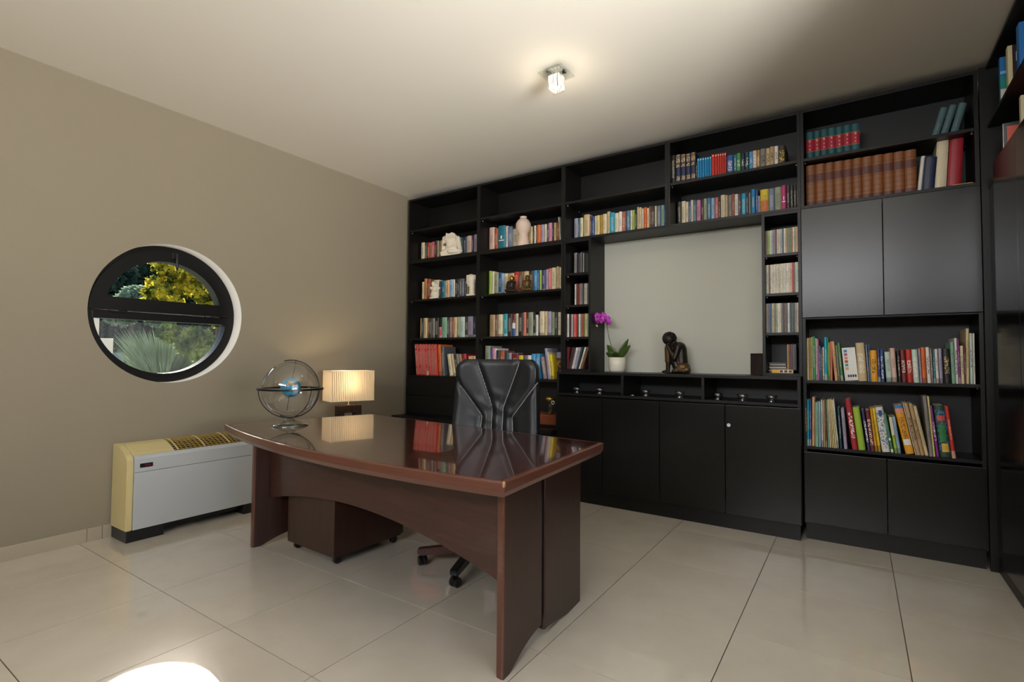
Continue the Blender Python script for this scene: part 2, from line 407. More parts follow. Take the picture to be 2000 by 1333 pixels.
wf = struct(link('wall_front', None, None, (0, YF, 0)))
for a in ((XL, -2.25, 0, ZC), (0.65, XR, 0, ZC), (-2.25, 0.65, 2.82, ZC), (-2.25, 0.65, 0, 2.25)):
    bx('wall_section', wf, M_WALL, a[0], a[1], -0.2, 0, a[2], a[3])
w3 = struct(link('window_3', None, None, (-0.8, YF-0.1, 2.25)))
for xx in (-1.42, 0.0, 1.42): bx('mullion', w3, M_WINB, xx-0.03, xx+0.03, -0.03, 0.03, 0.0, 0.57, 0.004)
for zz in (0.03, 0.54): bx('rail', w3, M_WINB, -1.39, 1.39, -0.03, 0.03, zz-0.03, zz+0.03, 0.004)
# frame of the wide window beside and behind the camera
wd = struct(link('window_2', None, None, (XR+0.1, 0.65, 0.9)))
for yy in (-0.92, 0.0, 0.92): bx('mullion', wd, M_WINB, -0.03, 0.03, yy-0.03, yy+0.03, 0.0, 1.5, 0.004)
for zz in (0.03, 1.47): bx('rail', wd, M_WINB, -0.03, 0.03, -0.89, 0.89, zz-0.03, zz+0.03, 0.004)

# skirting of cut tiles along the left wall
bb = struct(link('baseboard_left', None, None, (XL, 0, 0)))
edges = [YF, -1.79, -1.18, -0.58, 0.02, 0.62, 1.226, 1.305, 1.85, 2.45, 3.05, 3.65, 3.74]
for a, b in zip(edges, edges[1:]):
    bx('skirting_tile', bb, M_BASEB, 0.0, 0.012, a+0.0012, b-0.0012, 0.0, 0.082, 0.002)

# ------------------------------------------------------------------ round window
def arc_ring(bm, r0, r1, a0, a1, xa, xb, n=64, cz=WZ, mi=0):
    full = abs(a1-a0-2*PI) < 1e-6; N = n if full else n+1
    V = []
    for k in range(N):
        a = a0+(a1-a0)*k/n; c, s = math.cos(a), math.sin(a)
        V.append([bm.verts.new((x, WY+r*c, cz+r*s)) for x, r in ((xa, r0), (xa, r1), (xb, r1), (xb, r0))])
    for k in range(n):
        a, b = V[k], V[(k+1) % N]
        for q in range(4): bm.faces.new((a[q], a[(q+1) % 4], b[(q+1) % 4], b[q])).material_index = mi
    if not full: bm.faces.new(V[0]); bm.faces.new(V[-1])
win = struct(link('window_1', None))
bm = bmesh.new(); arc_ring(bm, 0.424, WR-0.001, 0, 2*PI, -4.185, -4.11, 96)
link('outer_frame', to_mesh(bm, 'outer_frame', M_WINB), win)
bx('crossbar', win, M_WINB, -4.18, -4.108, WY-0.43, WY+0.43, 1.408, 1.462, 0.004)
bm = bmesh.new()
dz = 1.466-WZ
a0 = math.asin(dz/0.44)
arc_ring(bm, 0.374, 0.455, a0, PI-a0, -4.175, -4.088, 64)
prism(bm, [(WY-0.4545, 1.466), (WY+0.4545, 1.466), (WY+0.445, 1.553), (WY-0.445, 1.553)], 'x', -4.1752, -4.0885)
sash = link('sash', to_mesh(bm, 'sash', M_WINB), win)
def half_disc(bm, r, zcut, upper, x, th, n=48):
    h = (zcut-WZ); a = math.asin(h/r)
    rng = (a, PI-a) if upper else (PI-a, 2*PI+a)
    pts = [(WY+r*math.cos(rng[0]+(rng[1]-rng[0])*k/n), WZ+r*math.sin(rng[0]+(rng[1]-rng[0])*k/n)) for k in range(n+1)]
    prism(bm, pts, 'x', x, x+th)
bm = bmesh.new(); half_disc(bm, 0.378, 1.551, True, -4.14, 0.004)
link('upper_pane', to_mesh(bm, 'upper_pane', M_GLASS), win)
bm = bmesh.new(); half_disc(bm, 0.426, 1.410, False, -4.15, 0.004)
link('lower_pane', to_mesh(bm, 'lower_pane', M_GLASSD), win)
hd = bx('window_handle', win, M_DARKP, -4.088, -4.074, 1.695, 1.725, 1.862, 1.902, 0.004)
bm = bmesh.new(); tube(bm, [(-4.074, 1.71, 1.888), (-4.05, 1.71, 1.888), (-4.043, 1.711, 1.88), (-4.043, 1.714, 1.80), (-4.045, 1.716, 1.775)], [0.009, 0.009, 0.009, 0.008, 0.006], 10)
link('lever', to_mesh(bm, 'lever', M_DARKP, True), hd)
for yy in (1.385, 1.985):
    bm = bmesh.new(); tube(bm, [(-4.090, yy-0.05, 1.462), (-4.090, yy+0.05, 1.462)], 0.009, 10)
    link('hinge', to_mesh(bm, 'hinge', M_DARKP, True), win)

# ------------------------------------------------------------------ carcass furniture
T = 0.019
def pins(shelf, x0, x1, y0, y1, z):
    for xx, sg in ((x0, 1), (x1, -1)):
        for yy in (y0+0.035, y1-0.06):
            bm = bmesh.new(); tube(bm, [(xx, yy, z-0.005), (xx+sg*0.012, yy, z-0.005)], 0.0045, 8)
            link('shelf_pin', to_mesh(bm, 'shelf_pin', M_PIN, True), shelf)
def carcass(name, label, cat, x0, x1, y0, y1, z0, z1, shelves=(), back=True, fixed=(), group=None, side_to=None, top=True, bottom=True):
    """open case: two sides, top, bottom, back and loose shelves on pins"""
    org = ((x0+x1)/2, (y0+y1)/2, z0)
    r = thing(name, label, cat, org, 0, group)
    bx('side_panel', r, M_BLACK, x0, x0+T, y0, y1, z0, z1, 0.001, org)
    bx('side_panel', r, M_BLACK, x1-T, x1, y0, y1, z0, z1, 0.001, org)
    if top: bx('top_panel', r, M_BLACK, x0+T, x1-T, y0+0.001, y1, z1-T, z1, 0.001, org)
    if bottom: bx('bottom_panel', r, M_BLACK, x0+T, x1-T, y0+0.001, y1, z0, z0+T, 0.001, org)
    if back: bx('back_panel', r, M_BLACKB, x0+T, x1-T, y1-0.008, y1, z0+(T if bottom else 0), z1-(T if top else 0), 0, org)
    for z in shelves:
        s = bx('shelf', r, M_BLACK, x0+T+0.001, x1-T-0.001, y0+0.004, y1-0.009, z-T, z, 0.001, org)
        pins(s, x0+T-org[0], x1-T-org[0], y0-org[1], y1-org[1], z-T-org[2])
    for z in fixed:
        bx('fixed_shelf', r, M_BLACK, x0+T, x1-T, y0+0.001, y1-0.008, z-T, z, 0.001, org)
    return r, org
YS, YE = 3.9, 4.215
BX = [-3.945, -3.006, -2.085, -1.184, -0.293, 0.604]
names5 = ['leftmost bay', 'second bay', 'third bay', 'fourth bay', 'rightmost bay']
lab_top = ['black open top unit of the leftmost bay, upper shelf empty',
           'black open top unit of the second bay holding the pale vase',
           'black open top unit above the orchid, upper shelf empty',
           'black open top unit above the bronze figure, filled with two book rows',
           'black open top unit at the far corner holding brown leather volumes']
for k in range(5):
    carcass('top_bookcase_unit', lab_top[k], 'bookcase', BX[k]+0.0005, BX[k+1]-0.0005, YS, YE, 2.173, 2.842, shelves=(2.512,), group='top bookcase units')
for k in range(2):
    r, org = carcass('bookcase', ['tall black bookcase against the beige wall with red volumes low down', 'tall black bookcase behind the chair with two bronze figurines'][k], 'bookcase',
            BX[k]+0.0005, BX[k+1]-0.0005, YS, YE, 0.570, 2.1725, shelves=(1.769, 1.366), fixed=(0.978,) if k == 0 else (0.978,), group='tall bookcases')
    if k == 0:
        for a, b in ((0.776, 0.957), (0.592, 0.773)):
            bx('drawer', r, M_BLACK, BX[0]+0.012, BX[1]-0.012, YS-0.016, YS, a, b, 0.002, org)
# deep base under the two left bays
org = (-3.02, 3.99, 0.0)
r = thing('base_cabinet', 'low black base cabinet with overhanging top under the left bookcases', 'cabinet', org)
bx('worktop', r, M_BLACK, -3.985, -2.10, 3.735, YE, 0.532, 0.568, 0.004, org)
bx('body', r, M_BLACK, -3.945, -2.10, 3.80, YE, 0.09, 0.532, 0.001, org)
bx('plinth', r, M_BLACK, -3.92, -2.12, 3.86, YE-0.02, 0.0, 0.09, 0, org)
for k in range(4):
    xa = -3.94+k*0.46; bx('door', r, M_BLACK, xa+0.002, xa+0.456, 3.782, 3.80, 0.095, 0.528, 0.002, org)

# narrow disc towers
carcass('disc_tower', 'narrow black disc tower to the side of the orchid', 'shelf', -2.081, -1.826, YS, YE, 1.0545, 2.1725, shelves=(1.892, 1.620, 1.348), group='disc towers')
carcass('disc_tower', 'narrow black disc tower between pale board and grey doors', 'shelf', -0.533, -0.2945, YS, YE, 1.0545, 2.1725, shelves=(1.890, 1.619, 1.350), group='disc towers')

# sideboard under the niche
SY = 3.815
sx0, sx1 = -2.094, -0.300
org = ((sx0+sx1)/2, (SY+YE)/2, 0)
sb = thing('sideboard', 'long black sideboard with three open niches above four doors', 'sideboard', org)
bx('worktop', sb, M_BLACK, sx0, sx1, SY-0.004, YE, 1.033, 1.054, 0.0015, org)
bx('niche_floor', sb, M_BLACK, sx0+T, sx1-T, SY, YE, 0.857, 0.877, 0.001, org)
for xa in (sx0, sx1-T): bx('side_panel', sb, M_BLACK, xa, xa+T, SY, YE, 0.10, 1.033, 0.001, org)
for xa in (-1.517, -0.911): bx('niche_divider', sb, M_BLACK, xa-0.010, xa+0.010, SY, YE-0.01, 0.877, 1.033, 0.001, org)
bx('back_panel', sb, M_BLACKB, sx0+T, sx1-T, YE-0.01, YE, 0.10, 1.033, 0, org)
bx('plinth', sb, M_BLACK, sx0+0.01, sx1-0.01, SY+0.008, YE-0.02, 0.0, 0.10, 0, org)
dx = [sx0, -1.673, -1.219, -0.760, sx1]
dds = []
for a, b in zip(dx, dx[1:]):
    dds.append(bx('door', sb, M_BLACKG, a+0.0025, b-0.0025, SY-0.019, SY-0.0005, 0.106, 0.850, 0.0015, org))
bm = bmesh.new(); lathe(bm, [(0.0, 0.0), (0.012, 0.0), (0.0125, 0.003), (0.010, 0.005), (0.004, 0.0055), (0.004, 0.003), (0, 0.003)], 20)
bmesh.ops.rotate(bm, verts=bm.verts, cent=(0, 0, 0), matrix=Matrix.Rotation(PI/2, 3, 'X'))
bmesh.ops.translate(bm, verts=bm.verts, vec=(-0.735-org[0], SY-0.0195-org[1], 0.712))
lk = link('lock', to_mesh(bm, 'lock', M_WHITE, True), dds[3]); lk['label'] = 'round pale lock near the top corner of the door'

# right end bay below the top unit: doors, two shelves, base doors
x0, x1 = BX[4]+0.0005, BX[5]-0.0005
org = ((x0+x1)/2, (YS+YE)/2, 0)
r5, _ = carcass('tall_cabinet', 'tall black end cabinet with grey-sheen doors above two crowded bookshelves', 'cabinet', x0, x1, YS, YE, 0.10, 2.1725, shelves=(1.032,), fixed=(1.452, 0.602))
org = ((x0+x1)/2, (YS+YE)/2, 0.10)
bx('plinth', r5, M_BLACK, x0+0.01, x1-0.01, YS+0.006, YE-0.02, 0.0, 0.10, 0, org)
xm = 0.148
for a, b in ((x0, xm), (xm, x1)):
    bx('upper_door', r5, M_BLACKG, a+0.002, b-0.002, YS-0.019, YS-0.0005, 1.444, 2.166, 0.0015, org)
    bx('lower_door', r5, M_BLACKG, a+0.002, b-0.002, YS-0.019, YS-0.0005, 0.112, 0.566, 0.0015, org)

# pale board lining the niche, cut out at its lower right corner
bm = bmesh.new(); prism(bm, [(-1.8255, 1.0545), (-0.655, 1.0545), (-0.655, 1.212), (-0.534, 1.212), (-0.534, 2.1725), (-1.8255, 2.1725)], 'y', 4.185, 4.2)
tag(link('niche_board', to_mesh(bm, 'niche_board', M_BOARD)), 'pale grey board lining the niche behind orchid and bronze figure', 'board')
tag(bx('dark_wood_backing', None, M_DWOOD, -0.70, -0.534, 4.2005, 4.212, 1.0545, 1.24), 'dark wood strip showing through the cut-out corner of the pale board', 'panel')

# cabinets along the right wall
org = (0.81, 3.1, 0)
rc = thing('corner_cabinet', 'glossy black cabinet run along the right edge with open top shelf', 'cabinet', org)
RX = 0.635
bx('side_panel', rc, M_BLACK, 0.606, XR-0.01, 3.88, 3.899, 0.0, 2.842, 0, org)
bx('top_panel', rc, M_BLACK, RX, XR-0.01, 1.7, 3.88, 2.823, 2.842, 0.001, org)
bx('shelf', rc, M_BLACK, RX, XR-0.01, 1.7, 3.88, 2.487, 2.506, 0.001, org)
bx('fixed_shelf', rc, M_BLACK, RX, XR-0.01, 1.7, 3.88, 2.135, 2.165, 0.001, org)
bx('back_panel', rc, M_BLACKB, XR-0.01, XR-0.002, 1.7, 3.899, 0.0, 2.842, 0, org)
bx('filler_panel', rc, M_GLOSSB, RX+0.002, RX+0.02, 3.655, 3.88, 0.10, 2.135, 0.001, org)
bx('plinth', rc, M_BLACK, RX+0.006, XR-0.012, 1.7, 3.88, 0.0, 0.095, 0.001, org)
for a, b in ((3.20, 3.65), (2.75, 3.196), (2.3, 2.746), (1.85, 2.296)):
    bx('tall_door', rc, M_GLOSSB, RX-0.018, RX+0.002, a, b, 0.10, 2.215, 0.002, org)

# ------------------------------------------------------------------ desk
DO, DA = (-2.095, 1.537), math.radians(-5.73)
desk = thing('executive_desk', 'large polished mahogany desk with bowed front and split panel legs', 'desk', (DO[0], DO[1], 0), DA)
ZT, ZU = 0.747, 0.693
def outline(off=0.0):
    pts = []
    for k in range(41):
        u = -1.1225+2.245*k/40; pts.append(Vector((u, -0.125*(1-(u/1.1225)**2))))
    pts += [Vector((0.962, 0.945)), Vector((-0.962, 0.945))]
    if off:
        n = len(pts); res = []
        for i in range(n):
            a, b, c = pts[i-1], pts[i], pts[(i+1) % n]
            n1 = Vector((-(b-a).y, (b-a).x)).normalized(); n2 = Vector((-(c-b).y, (c-b).x)).normalized()
            m = (n1+n2).normalized(); res.append(b + m*(off/max(0.3, m.dot(n1))))
        pts = res
    return pts
bm = bmesh.new()
prism(bm, [(p.x, p.y) for p in outline(0.022)], 'z', ZU+0.002, ZT)
link('desk_top', to_mesh(bm, 'desk_top', M_DTOP), desk)
bm = bmesh.new()
prof = [(0.0222, ZT), (0.006, ZT), (0.002, ZT-0.002), (0.0, ZT-0.006), (0.001, ZT-0.034), (0.012, ZU), (0.0222, ZU)]
rings = [[bm.verts.new((p.x, p.y, z)) for p in outline(o)] for o, z in prof]
for i in range(len(rings)):
    a, b = rings[i], rings[(i+1) % len(rings)]
    for k in range(len(a)): bm.faces.new((a[k], a[(k+1) % len(a)], b[(k+1) % len(a)], b[k]))
eb = link('edge_band', to_mesh(bm, 'edge_band', M_DEDGE), desk)
eb['label'] = 'lighter red-brown edge band'
bm = bmesh.new(); ellipsoid(bm, (1.1165, 0.003, ZT-0.010), (0.0065, 0.0055, 0.013), None, 12, 8)
link('chipped_corner', to_mesh(bm, 'chipped_corner', mat('bare_chipped_wood', rgb(168, 120, 88), 0.7, var=0.3, scale=200), True), desk)
def leg_panel(side, v0, v1, front):
    N = 14; bm = bmesh.new(); R = []
    for k in range(N+1):
        v = v0+(v1-v0)*k/N
        u = 1.017-(v-0.123)*0.164
        zb = max(0.0, 0.068*(1-((v-0.44)/0.27)**2)) if front else max(0.0, 0.032*(1-((v-0.44)/0.24)**2))
        R.append([bm.verts.new((side*a, v, z)) for a, z in ((u, zb), (u, ZU+0.001), (u-0.036, ZU+0.001), (u-0.036, zb))])
    for a, b in zip(R, R[1:]):
        for q in range(4): bm.faces.new((a[q], a[(q+1) % 4], b[(q+1) % 4], b[q]))
    for e in (R[0], R[-1]): bm.faces.new(e)
    bmesh.ops.recalc_face_normals(bm, faces=bm.faces)
    es = [e for e in bm.edges if abs(e.verts[0].co.y-e.verts[1].co.y) < 1e-6 and abs(e.verts[0].co.x-e.verts[1].co.x) < 1e-6 and min(abs(e.verts[0].co.y-v0), abs(e.verts[0].co.y-v1)) < 1e-6]
    bmesh.ops.bevel(bm, geom=es, offset=0.008, segments=3, profile=0.5, affect='EDGES')
    for f in bm.faces:
        c = f.calc_center_median()
        if front and c.y < v0+0.0085: f.material_index = 1
    return link('leg_panel', to_mesh(bm, 'leg_panel', [M_DLEG, M_DEDGE]), desk)
for sd in (1, -1):
    leg_panel(sd, 0.123, 0.428, True); leg_panel(sd, 0.452, 0.835, False)
bm = bmesh.new()
pts = [(-0.955, ZU+0.001), (0.955, ZU+0.001)] + [(0.955-1.91*k/40, 0.406-0.128*(0.955-1.91*k/40)**2) for k in range(41)]
prism(bm, pts, 'y', 0.210, 0.230)
link('modesty_panel', to_mesh(bm, 'modesty_panel', M_DPANEL), desk)
bx('stretcher', desk, M_DARKP, -0.93, 0.93, 0.428, 0.452, 0.60, 0.69)
for sd in (-1, 1): bx('panel_joiner', desk, M_DARKP, sd*0.945-0.008, sd*0.945+0.008, 0.424, 0.456, 0.09, 0.60)

# drawer pedestal under the desk
ped = thing('drawer_pedestal', 'mahogany drawer pedestal on castors under the desk', 'pedestal', (-2.633, 2.112, 0), math.radians(-2.3))
bx('body', ped, M_DLEG, -0.232, 0.232, -0.252, 0.235, 0.048, 0.60, 0.0025)
for k in range(3):
    d = bx('drawer', ped, M_DLEG, -0.229, 0.229, 0.2352, 0.254, 0.055+k*0.18, 0.23+k*0.18, 0.002)
    bx('handle', d, M_STEEL, -0.06, 0.06, 0.254, 0.268, 0.14+k*0.18, 0.15+k*0.18, 0.002)
for sx in (-1, 1):
    for sy in (-1, 1):
        bm = bmesh.new(); lathe(bm, [(0.004, -0.011), (0.022, -0.011), (0.024, -0.008), (0.024, 0.008), (0.022, 0.011), (0.004, 0.011)], 18)
        bmesh.ops.rotate(bm, verts=bm.verts, cent=(0, 0, 0), matrix=Matrix.Rotation(PI/2, 3, 'Y'))
        bmesh.ops.translate(bm, verts=bm.verts, vec=(sx*0.195, sy*0.205, 0.024))
        box(bm, sx*0.195-0.018, sx*0.195+0.018, sy*0.205-0.018, sy*0.205+0.018, 0.04, 0.0478, 0)
        link('castor', to_mesh(bm, 'castor', M_BLACKPL), ped)

# ------------------------------------------------------------------ chair
ch = thing('office_chair', 'high-backed black leather office chair with stitched seams behind the desk', 'chair', (-1.795, 2.33, 0), math.radians(17.8))
CHX = 0.018
def seam_x(z, which):
    """lateral place of a stitched seam at height z"""
    key = {'in': [(1.16, 0.148), (0.855, 0.036), (0.72, 0.036), (0.5, 0.036)], 'out': [(1.045, 0.283), (0.80, 0.098), (0.72, 0.106), (0.5, 0.11)]}[which]
    for (za, xa), (zb, xb) in zip(key, key[1:]):
        if zb <= z <= za: return xa+(xb-xa)*(za-z)/(za-zb)
    return None
def half_width(z):
    w = 0.262+0.018*min(1, max(0, (1.0-z)/0.35))
    if z > 1.09: w -= 0.045*((z-1.09)/0.065)**2.2
    if z < 0.56: w -= 0.05*((0.56-z)/0.06)**2
    return w
def back_y(x, z):
    y = 0.285+(z-0.5)*0.125+0.02*math.sin((z-0.5)*5.0)
    return y-0.055*(x/0.28)**2
def puff(x, z):
    d = 1.0
    for wch in ('in', 'out'):
        s = seam_x(z, wch)
        if s is not None: d = min(d, abs(abs(x-0.008)-s)/0.045)
    hw = half_width(z); e = min(1, max(0, (hw-abs(x))/0.05)); et = min(1, max(0, (1.165-z)/0.05))
    g = 1-(1-min(1, d))**2
    wr = 0.0035*math.sin(z*68+3*math.sin(x*9))*max(0, 1-abs(z-0.84)/0.16)*max(0, 1-abs(x)/0.2)
    return 0.014*g+0.02*(1-(1-e)**2)+0.018*(1-(1-et)**2)+wr
bm = bmesh.new(); NU, NV = 64, 72; F = []; K = []
for j in range(NV+1):
    z = 0.5+0.655*j/NV; rf = []; rk = []
    for i in range(NU+1):
        x = half_width(z)*(-1+2*i/NU)
        yb = back_y(x, z)
        rf.append(bm.verts.new((x, yb-puff(x, z), z)))
        e = min(1, max(0, (half_width(z)-abs(x))/0.04))
        rk.append(bm.verts.new((x, yb+0.035+0.02*(1-(1-e)**2)+0.015*min(1, (1.165-z)/0.05), z)))
    F.append(rf); K.append(rk)
for j in range(NV):
    for i in range(NU):
        bm.faces.new((F[j][i], F[j][i+1], F[j+1][i+1], F[j+1][i])); bm.faces.new((K[j][i], K[j+1][i], K[j+1][i+1], K[j][i+1]))
    for i, in ((0,), (NU,)): bm.faces.new((F[j][i], F[j+1][i], K[j+1][i], K[j][i]))
for j in (0, NV):
    for i in range(NU): bm.faces.new((F[j][i], F[j][i+1], K[j][i+1], K[j][i]))
br = link('backrest', to_mesh(bm, 'backrest', M_LEATHER, True), ch, (CHX, 0, 0))
for wch in ('in', 'out'):
    for sg in (-1, 1):
        pts = []
        for k in range(30):
            z = 0.52+((1.135 if wch == 'in' else 1.015)-0.52)*k/29; s = seam_x(z, wch); x = 0.008+sg*s
            pts.append((x, back_y(x, z)-puff(x, z)-0.0012, z))
        bm = bmesh.new(); tube(bm, pts, 0.0019, 6)
        link('seam', to_mesh(bm, 'seam', M_SEAM, True), br)
for sg in (-1, 1):
    pts = []
    for k in range(30):
        z = 0.53+0.60*k/29; x = sg*(half_width(z)-0.002); pts.append((x, back_y(x, z)-0.004, z))
    bm = bmesh.new(); tube(bm, pts, 0.003, 6)
    link('edge_piping', to_mesh(bm, 'edge_piping', M_SEAM if sg < 0 else M_LEATHER, True), br)
bm = bmesh.new(); box(bm, -0.26, 0.26, -0.24, 0.27, 0.44, 0.535, 0, 0.035)
link('seat', to_mesh(bm, 'seat', M_LEATHER, True), ch)
bm = bmesh.new(); box(bm, -0.12, 0.12, -0.1, 0.12, 0.405, 0.44, 0, 0.008); link('seat_plate', to_mesh(bm, 'seat_plate', M_DARKP), ch)
bm = bmesh.new(); tube(bm, [(0, 0.10, 0.42), (0, 0.30, 0.42), (0, 0.355, 0.46), (0, 0.37, 0.62)], 0.022, 10); link('back_support', to_mesh(bm, 'back_support', M_DARKP, True), ch)
bm = bmesh.new(); lathe(bm, [(0.0, 0.10), (0.034, 0.10), (0.034, 0.24), (0.022, 0.245), (0.022, 0.405), (0, 0.405)], 20); link('gas_column', to_mesh(bm, 'gas_column', M_DARKP, True), ch)
bm = bmesh.new(); lathe(bm, [(0.0, 0.062), (0.05, 0.062), (0.055, 0.09), (0.05, 0.125), (0.0, 0.13)], 20); link('hub', to_mesh(bm, 'hub', M_BLACKPL, True), ch)
M_CHLEG = wood('dark_mahogany_arm', rgb(56, 24, 18), rgb(78, 36, 26), 0.3, (2, 20, 20))
for k in range(5):
    a = math.radians(216.0-17.8-0.3+72*k)   # one arm points at each castor seen under the desk
    R = Matrix.Rotation(a, 3, 'Z')
    bm = bmesh.new()
    prism(bm, [(0.04, 0.072), (0.04, 0.115), (0.16, 0.108), (0.315, 0.094), (0.325, 0.085), (0.322, 0.064), (0.30, 0.058), (0.15, 0.066)], 'y', -0.022, 0.022)
    bmesh.ops.bevel(bm, geom=bm.edges[:], offset=0.004, segments=2, affect='EDGES')
    bmesh.ops.rotate(bm, verts=bm.verts, cent=(0, 0, 0), matrix=R)
    lg = link('base_leg', to_mesh(bm, 'base_leg', M_CHLEG if k % 2 == 0 else M_BLACKPL), ch)
    bm = bmesh.new(); cp = R @ Vector((0.297, 0, 0.026)); ca = a+0.8*k+0.4
    for s in (-0.014, 0.014):
        b2 = bmesh.new(); lathe(b2, [(0.003, -0.010), (0.022, -0.010), (0.0255, -0.006), (0.0255, 0.006), (0.022, 0.010), (0.003, 0.010)], 18)
        bmesh.ops.rotate(b2, verts=b2.verts, cent=(0, 0, 0), matrix=Matrix.Rotation(PI/2, 3, 'Y'))
        bmesh.ops.translate(b2, verts=b2.verts, vec=(s, 0, 0))
        me = bpy.data.meshes.new('t'); b2.to_mesh(me); b2.free(); bm.from_mesh(me); bpy.data.meshes.remove(me)
    box(bm, -0.004, 0.004, -0.02, 0.02, 0.0, 0.03); tube(bm, [(0, 0, 0.02), (0, 0, 0.036)], 0.006, 8)
    bmesh.ops.rotate(bm, verts=bm.verts, cent=(0, 0, 0), matrix=Matrix.Rotation(ca, 3, 'Z')); bmesh.ops.translate(bm, verts=bm.verts, vec=cp)
    link('castor', to_mesh(bm, 'castor', M_BLACKPL), lg)

# ------------------------------------------------------------------ celestial globe on the desk
GZ = 0.747
gl = thing('celestial_globe', 'clear celestial globe with a small blue earth inside on the desk corner', 'globe', (-2.833, 1.842, GZ))
M_SPHERE = glassy('clear_star_sphere', (0.92, 0.93, 0.925, 1), 1.7, edge=1.6)
def earth_mat():
    m, n, l, b, o = base_mat('painted_earth')
    tc = n.new('ShaderNodeTexCoord'); nz = n.new('ShaderNodeTexNoise'); nz.inputs['Scale'].default_value = 22; nz.inputs['Detail'].default_value = 5
    l.new(tc.outputs['Object'], nz.inputs['Vector'])
    cr = n.new('ShaderNodeValToRGB'); e = cr.color_ramp.elements
    e[0].position = 0.56; e[0].color = rgb(24, 128, 168); e[1].position = 0.60; e[1].color = rgb(176, 120, 70)
    e.new(0.68).color = rgb(150, 150, 110); e.new(0.40).color = rgb(40, 150, 190)
    l.new(nz.outputs[0], cr.inputs[0]); l.new(cr.outputs[0], b.inputs['Base Color']); b.inputs['Roughness'].default_value = 0.3
    return m
M_EARTH = earth_mat()
GC = 0.222; GR = 0.163
bm = bmesh.new(); lathe(bm, [(0.0, 0.0), (0.104, 0.0), (0.106, 0.003), (0.09, 0.012), (0.05, 0.026), (0.022, 0.036), (0.016, 0.046), (0.0, 0.048)], 40)
link('glass_foot', to_mesh(bm, 'glass_foot', glassy('thick_foot_glass', (0.86, 0.9, 0.88, 1), 2.0, edge=1.6), True), gl)
bm = bmesh.new(); ellipsoid(bm, (0, 0, GC), (GR, GR, GR), None, 56, 32); link('star_sphere', to_mesh(bm, 'star_sphere', M_SPHERE, True), gl)
bm = bmesh.new(); ellipsoid(bm, (0, 0, GC+0.008), (0.057, 0.057, 0.057), None, 32, 20); link('earth', to_mesh(bm, 'earth', M_EARTH, True), gl)
ax = Vector((0.12, 0.10, 1)).normalized()
bm = bmesh.new(); tube(bm, [Vector((0, 0, GC))-ax*(GR-0.03), Vector((0, 0, GC))+ax*(GR+0.006)], 0.0016, 8); link('axis_rod', to_mesh(bm, 'axis_rod', M_DSTEEL, True), gl)
bm = bmesh.new(); ellipsoid(bm, Vector((0, 0, GC))+ax*(GR+0.010), (0.005, 0.005, 0.005), None, 12, 8); link('pole_knob', to_mesh(bm, 'pole_knob', M_DSTEEL, True), gl)
bm = bmesh.new()
V = [[bm.verts.new((r*math.cos(2*PI*k/72), r*math.sin(2*PI*k/72), GC+z)) for r, z in ((0.168, -0.005), (0.186, -0.005), (0.186, 0.005), (0.168, 0.005))] for k in range(72)]
for k in range(72):
    a, b = V[k], V[(k+1) % 72]
    for q in range(4): bm.faces.new((a[q], a[(q+1) % 4], b[(q+1) % 4], b[q]))
link('horizon_ring', to_mesh(bm, 'horizon_ring', M_DSTEEL, False), gl)
# bracket arms that carry the ring, and the meridian arc over the top
ca, sa = math.cos(math.radians(33.8)), math.sin(math.radians(33.8))
bm = bmesh.new()
tube(bm, [(0.172*math.sin(t)*ca, 0.172*math.sin(t)*sa, GC-0.172*math.cos(t)) for t in [-0.35+k*(PI+0.25+0.35)/46 for k in range(47)]], 0.0035, 8)
link('meridian_arc', to_mesh(bm, 'meridian_arc', M_DSTEEL, True), gl)
for k in range(2):
    a = math.radians(33.8+ (200 if k == 0 else 70)); pts = []
    for q in range(14):
        t = PI/2*q/13; rr = 0.176*math.sin(t); pts.append((rr*math.cos(a), rr*math.sin(a), GC-0.005-0.17*math.cos(t)))
    bm = bmesh.new(); tube(bm, pts, 0.0032, 8); link('bracket_arm', to_mesh(bm, 'bracket_arm', M_DSTEEL, True), gl)

# ------------------------------------------------------------------ table lamp and its side table
LP = (-3.69, 2.955)
st = thing('side_table', 'small black side table hidden behind the desk under the lamp', 'table', (LP[0], LP[1], 0), 0)
bx('table_top', st, M_BLACK, -0.21, 0.21, -0.21, 0.21, 0.49, 0.515, 0.003)
for sx in (-1, 1):
    for sy in (-1, 1): bx('leg', st, M_BLACK, sx*0.185-0.015, sx*0.185+0.015, sy*0.185-0.015, sy*0.185+0.015, 0, 0.49, 0.002)
lp = thing('table_lamp', 'lit table lamp with pleated cream box shade and dark square base', 'lamp', (LP[0], LP[1], 0.5155), math.radians(-17))
def shade_mat():
    m = bpy.data.materials.new('pleated_fabric'); m.use_nodes = True; n = m.node_tree.nodes; l = m.node_tree.links; n.clear()
    o = n.new('ShaderNodeOutputMaterial'); d = n.new('ShaderNodeBsdfDiffuse'); t = n.new('ShaderNodeBsdfTranslucent'); mx = n.new('ShaderNodeMixShader')
    d.inputs[0].default_value = rgb(222, 206, 178); t.inputs[0].default_value = rgb(236, 214, 174); mx.inputs[0].default_value = 0.2
    tc = n.new('ShaderNodeTexCoord'); nz = n.new('ShaderNodeTexNoise'); nz.inputs['Scale'].default_value = 120; l.new(tc.outputs['Object'], nz.inputs['Vector'])
    bp = n.new('ShaderNodeBump'); bp.inputs['Strength'].default_value = 0.2; l.new(nz.outputs[0], bp.inputs['Height']); l.new(bp.outputs[0], d.inputs['Normal'])
    l.new(d.outputs[0], mx.inputs[1]); l.new(t.outputs[0], mx.inputs[2]); l.new(mx.outputs[0], o.inputs[0]); return m
M_SHADE = shade_mat()
hx, hy = 0.095, 0.19; zs0, zs1 = 0.272, 0.525
per = []
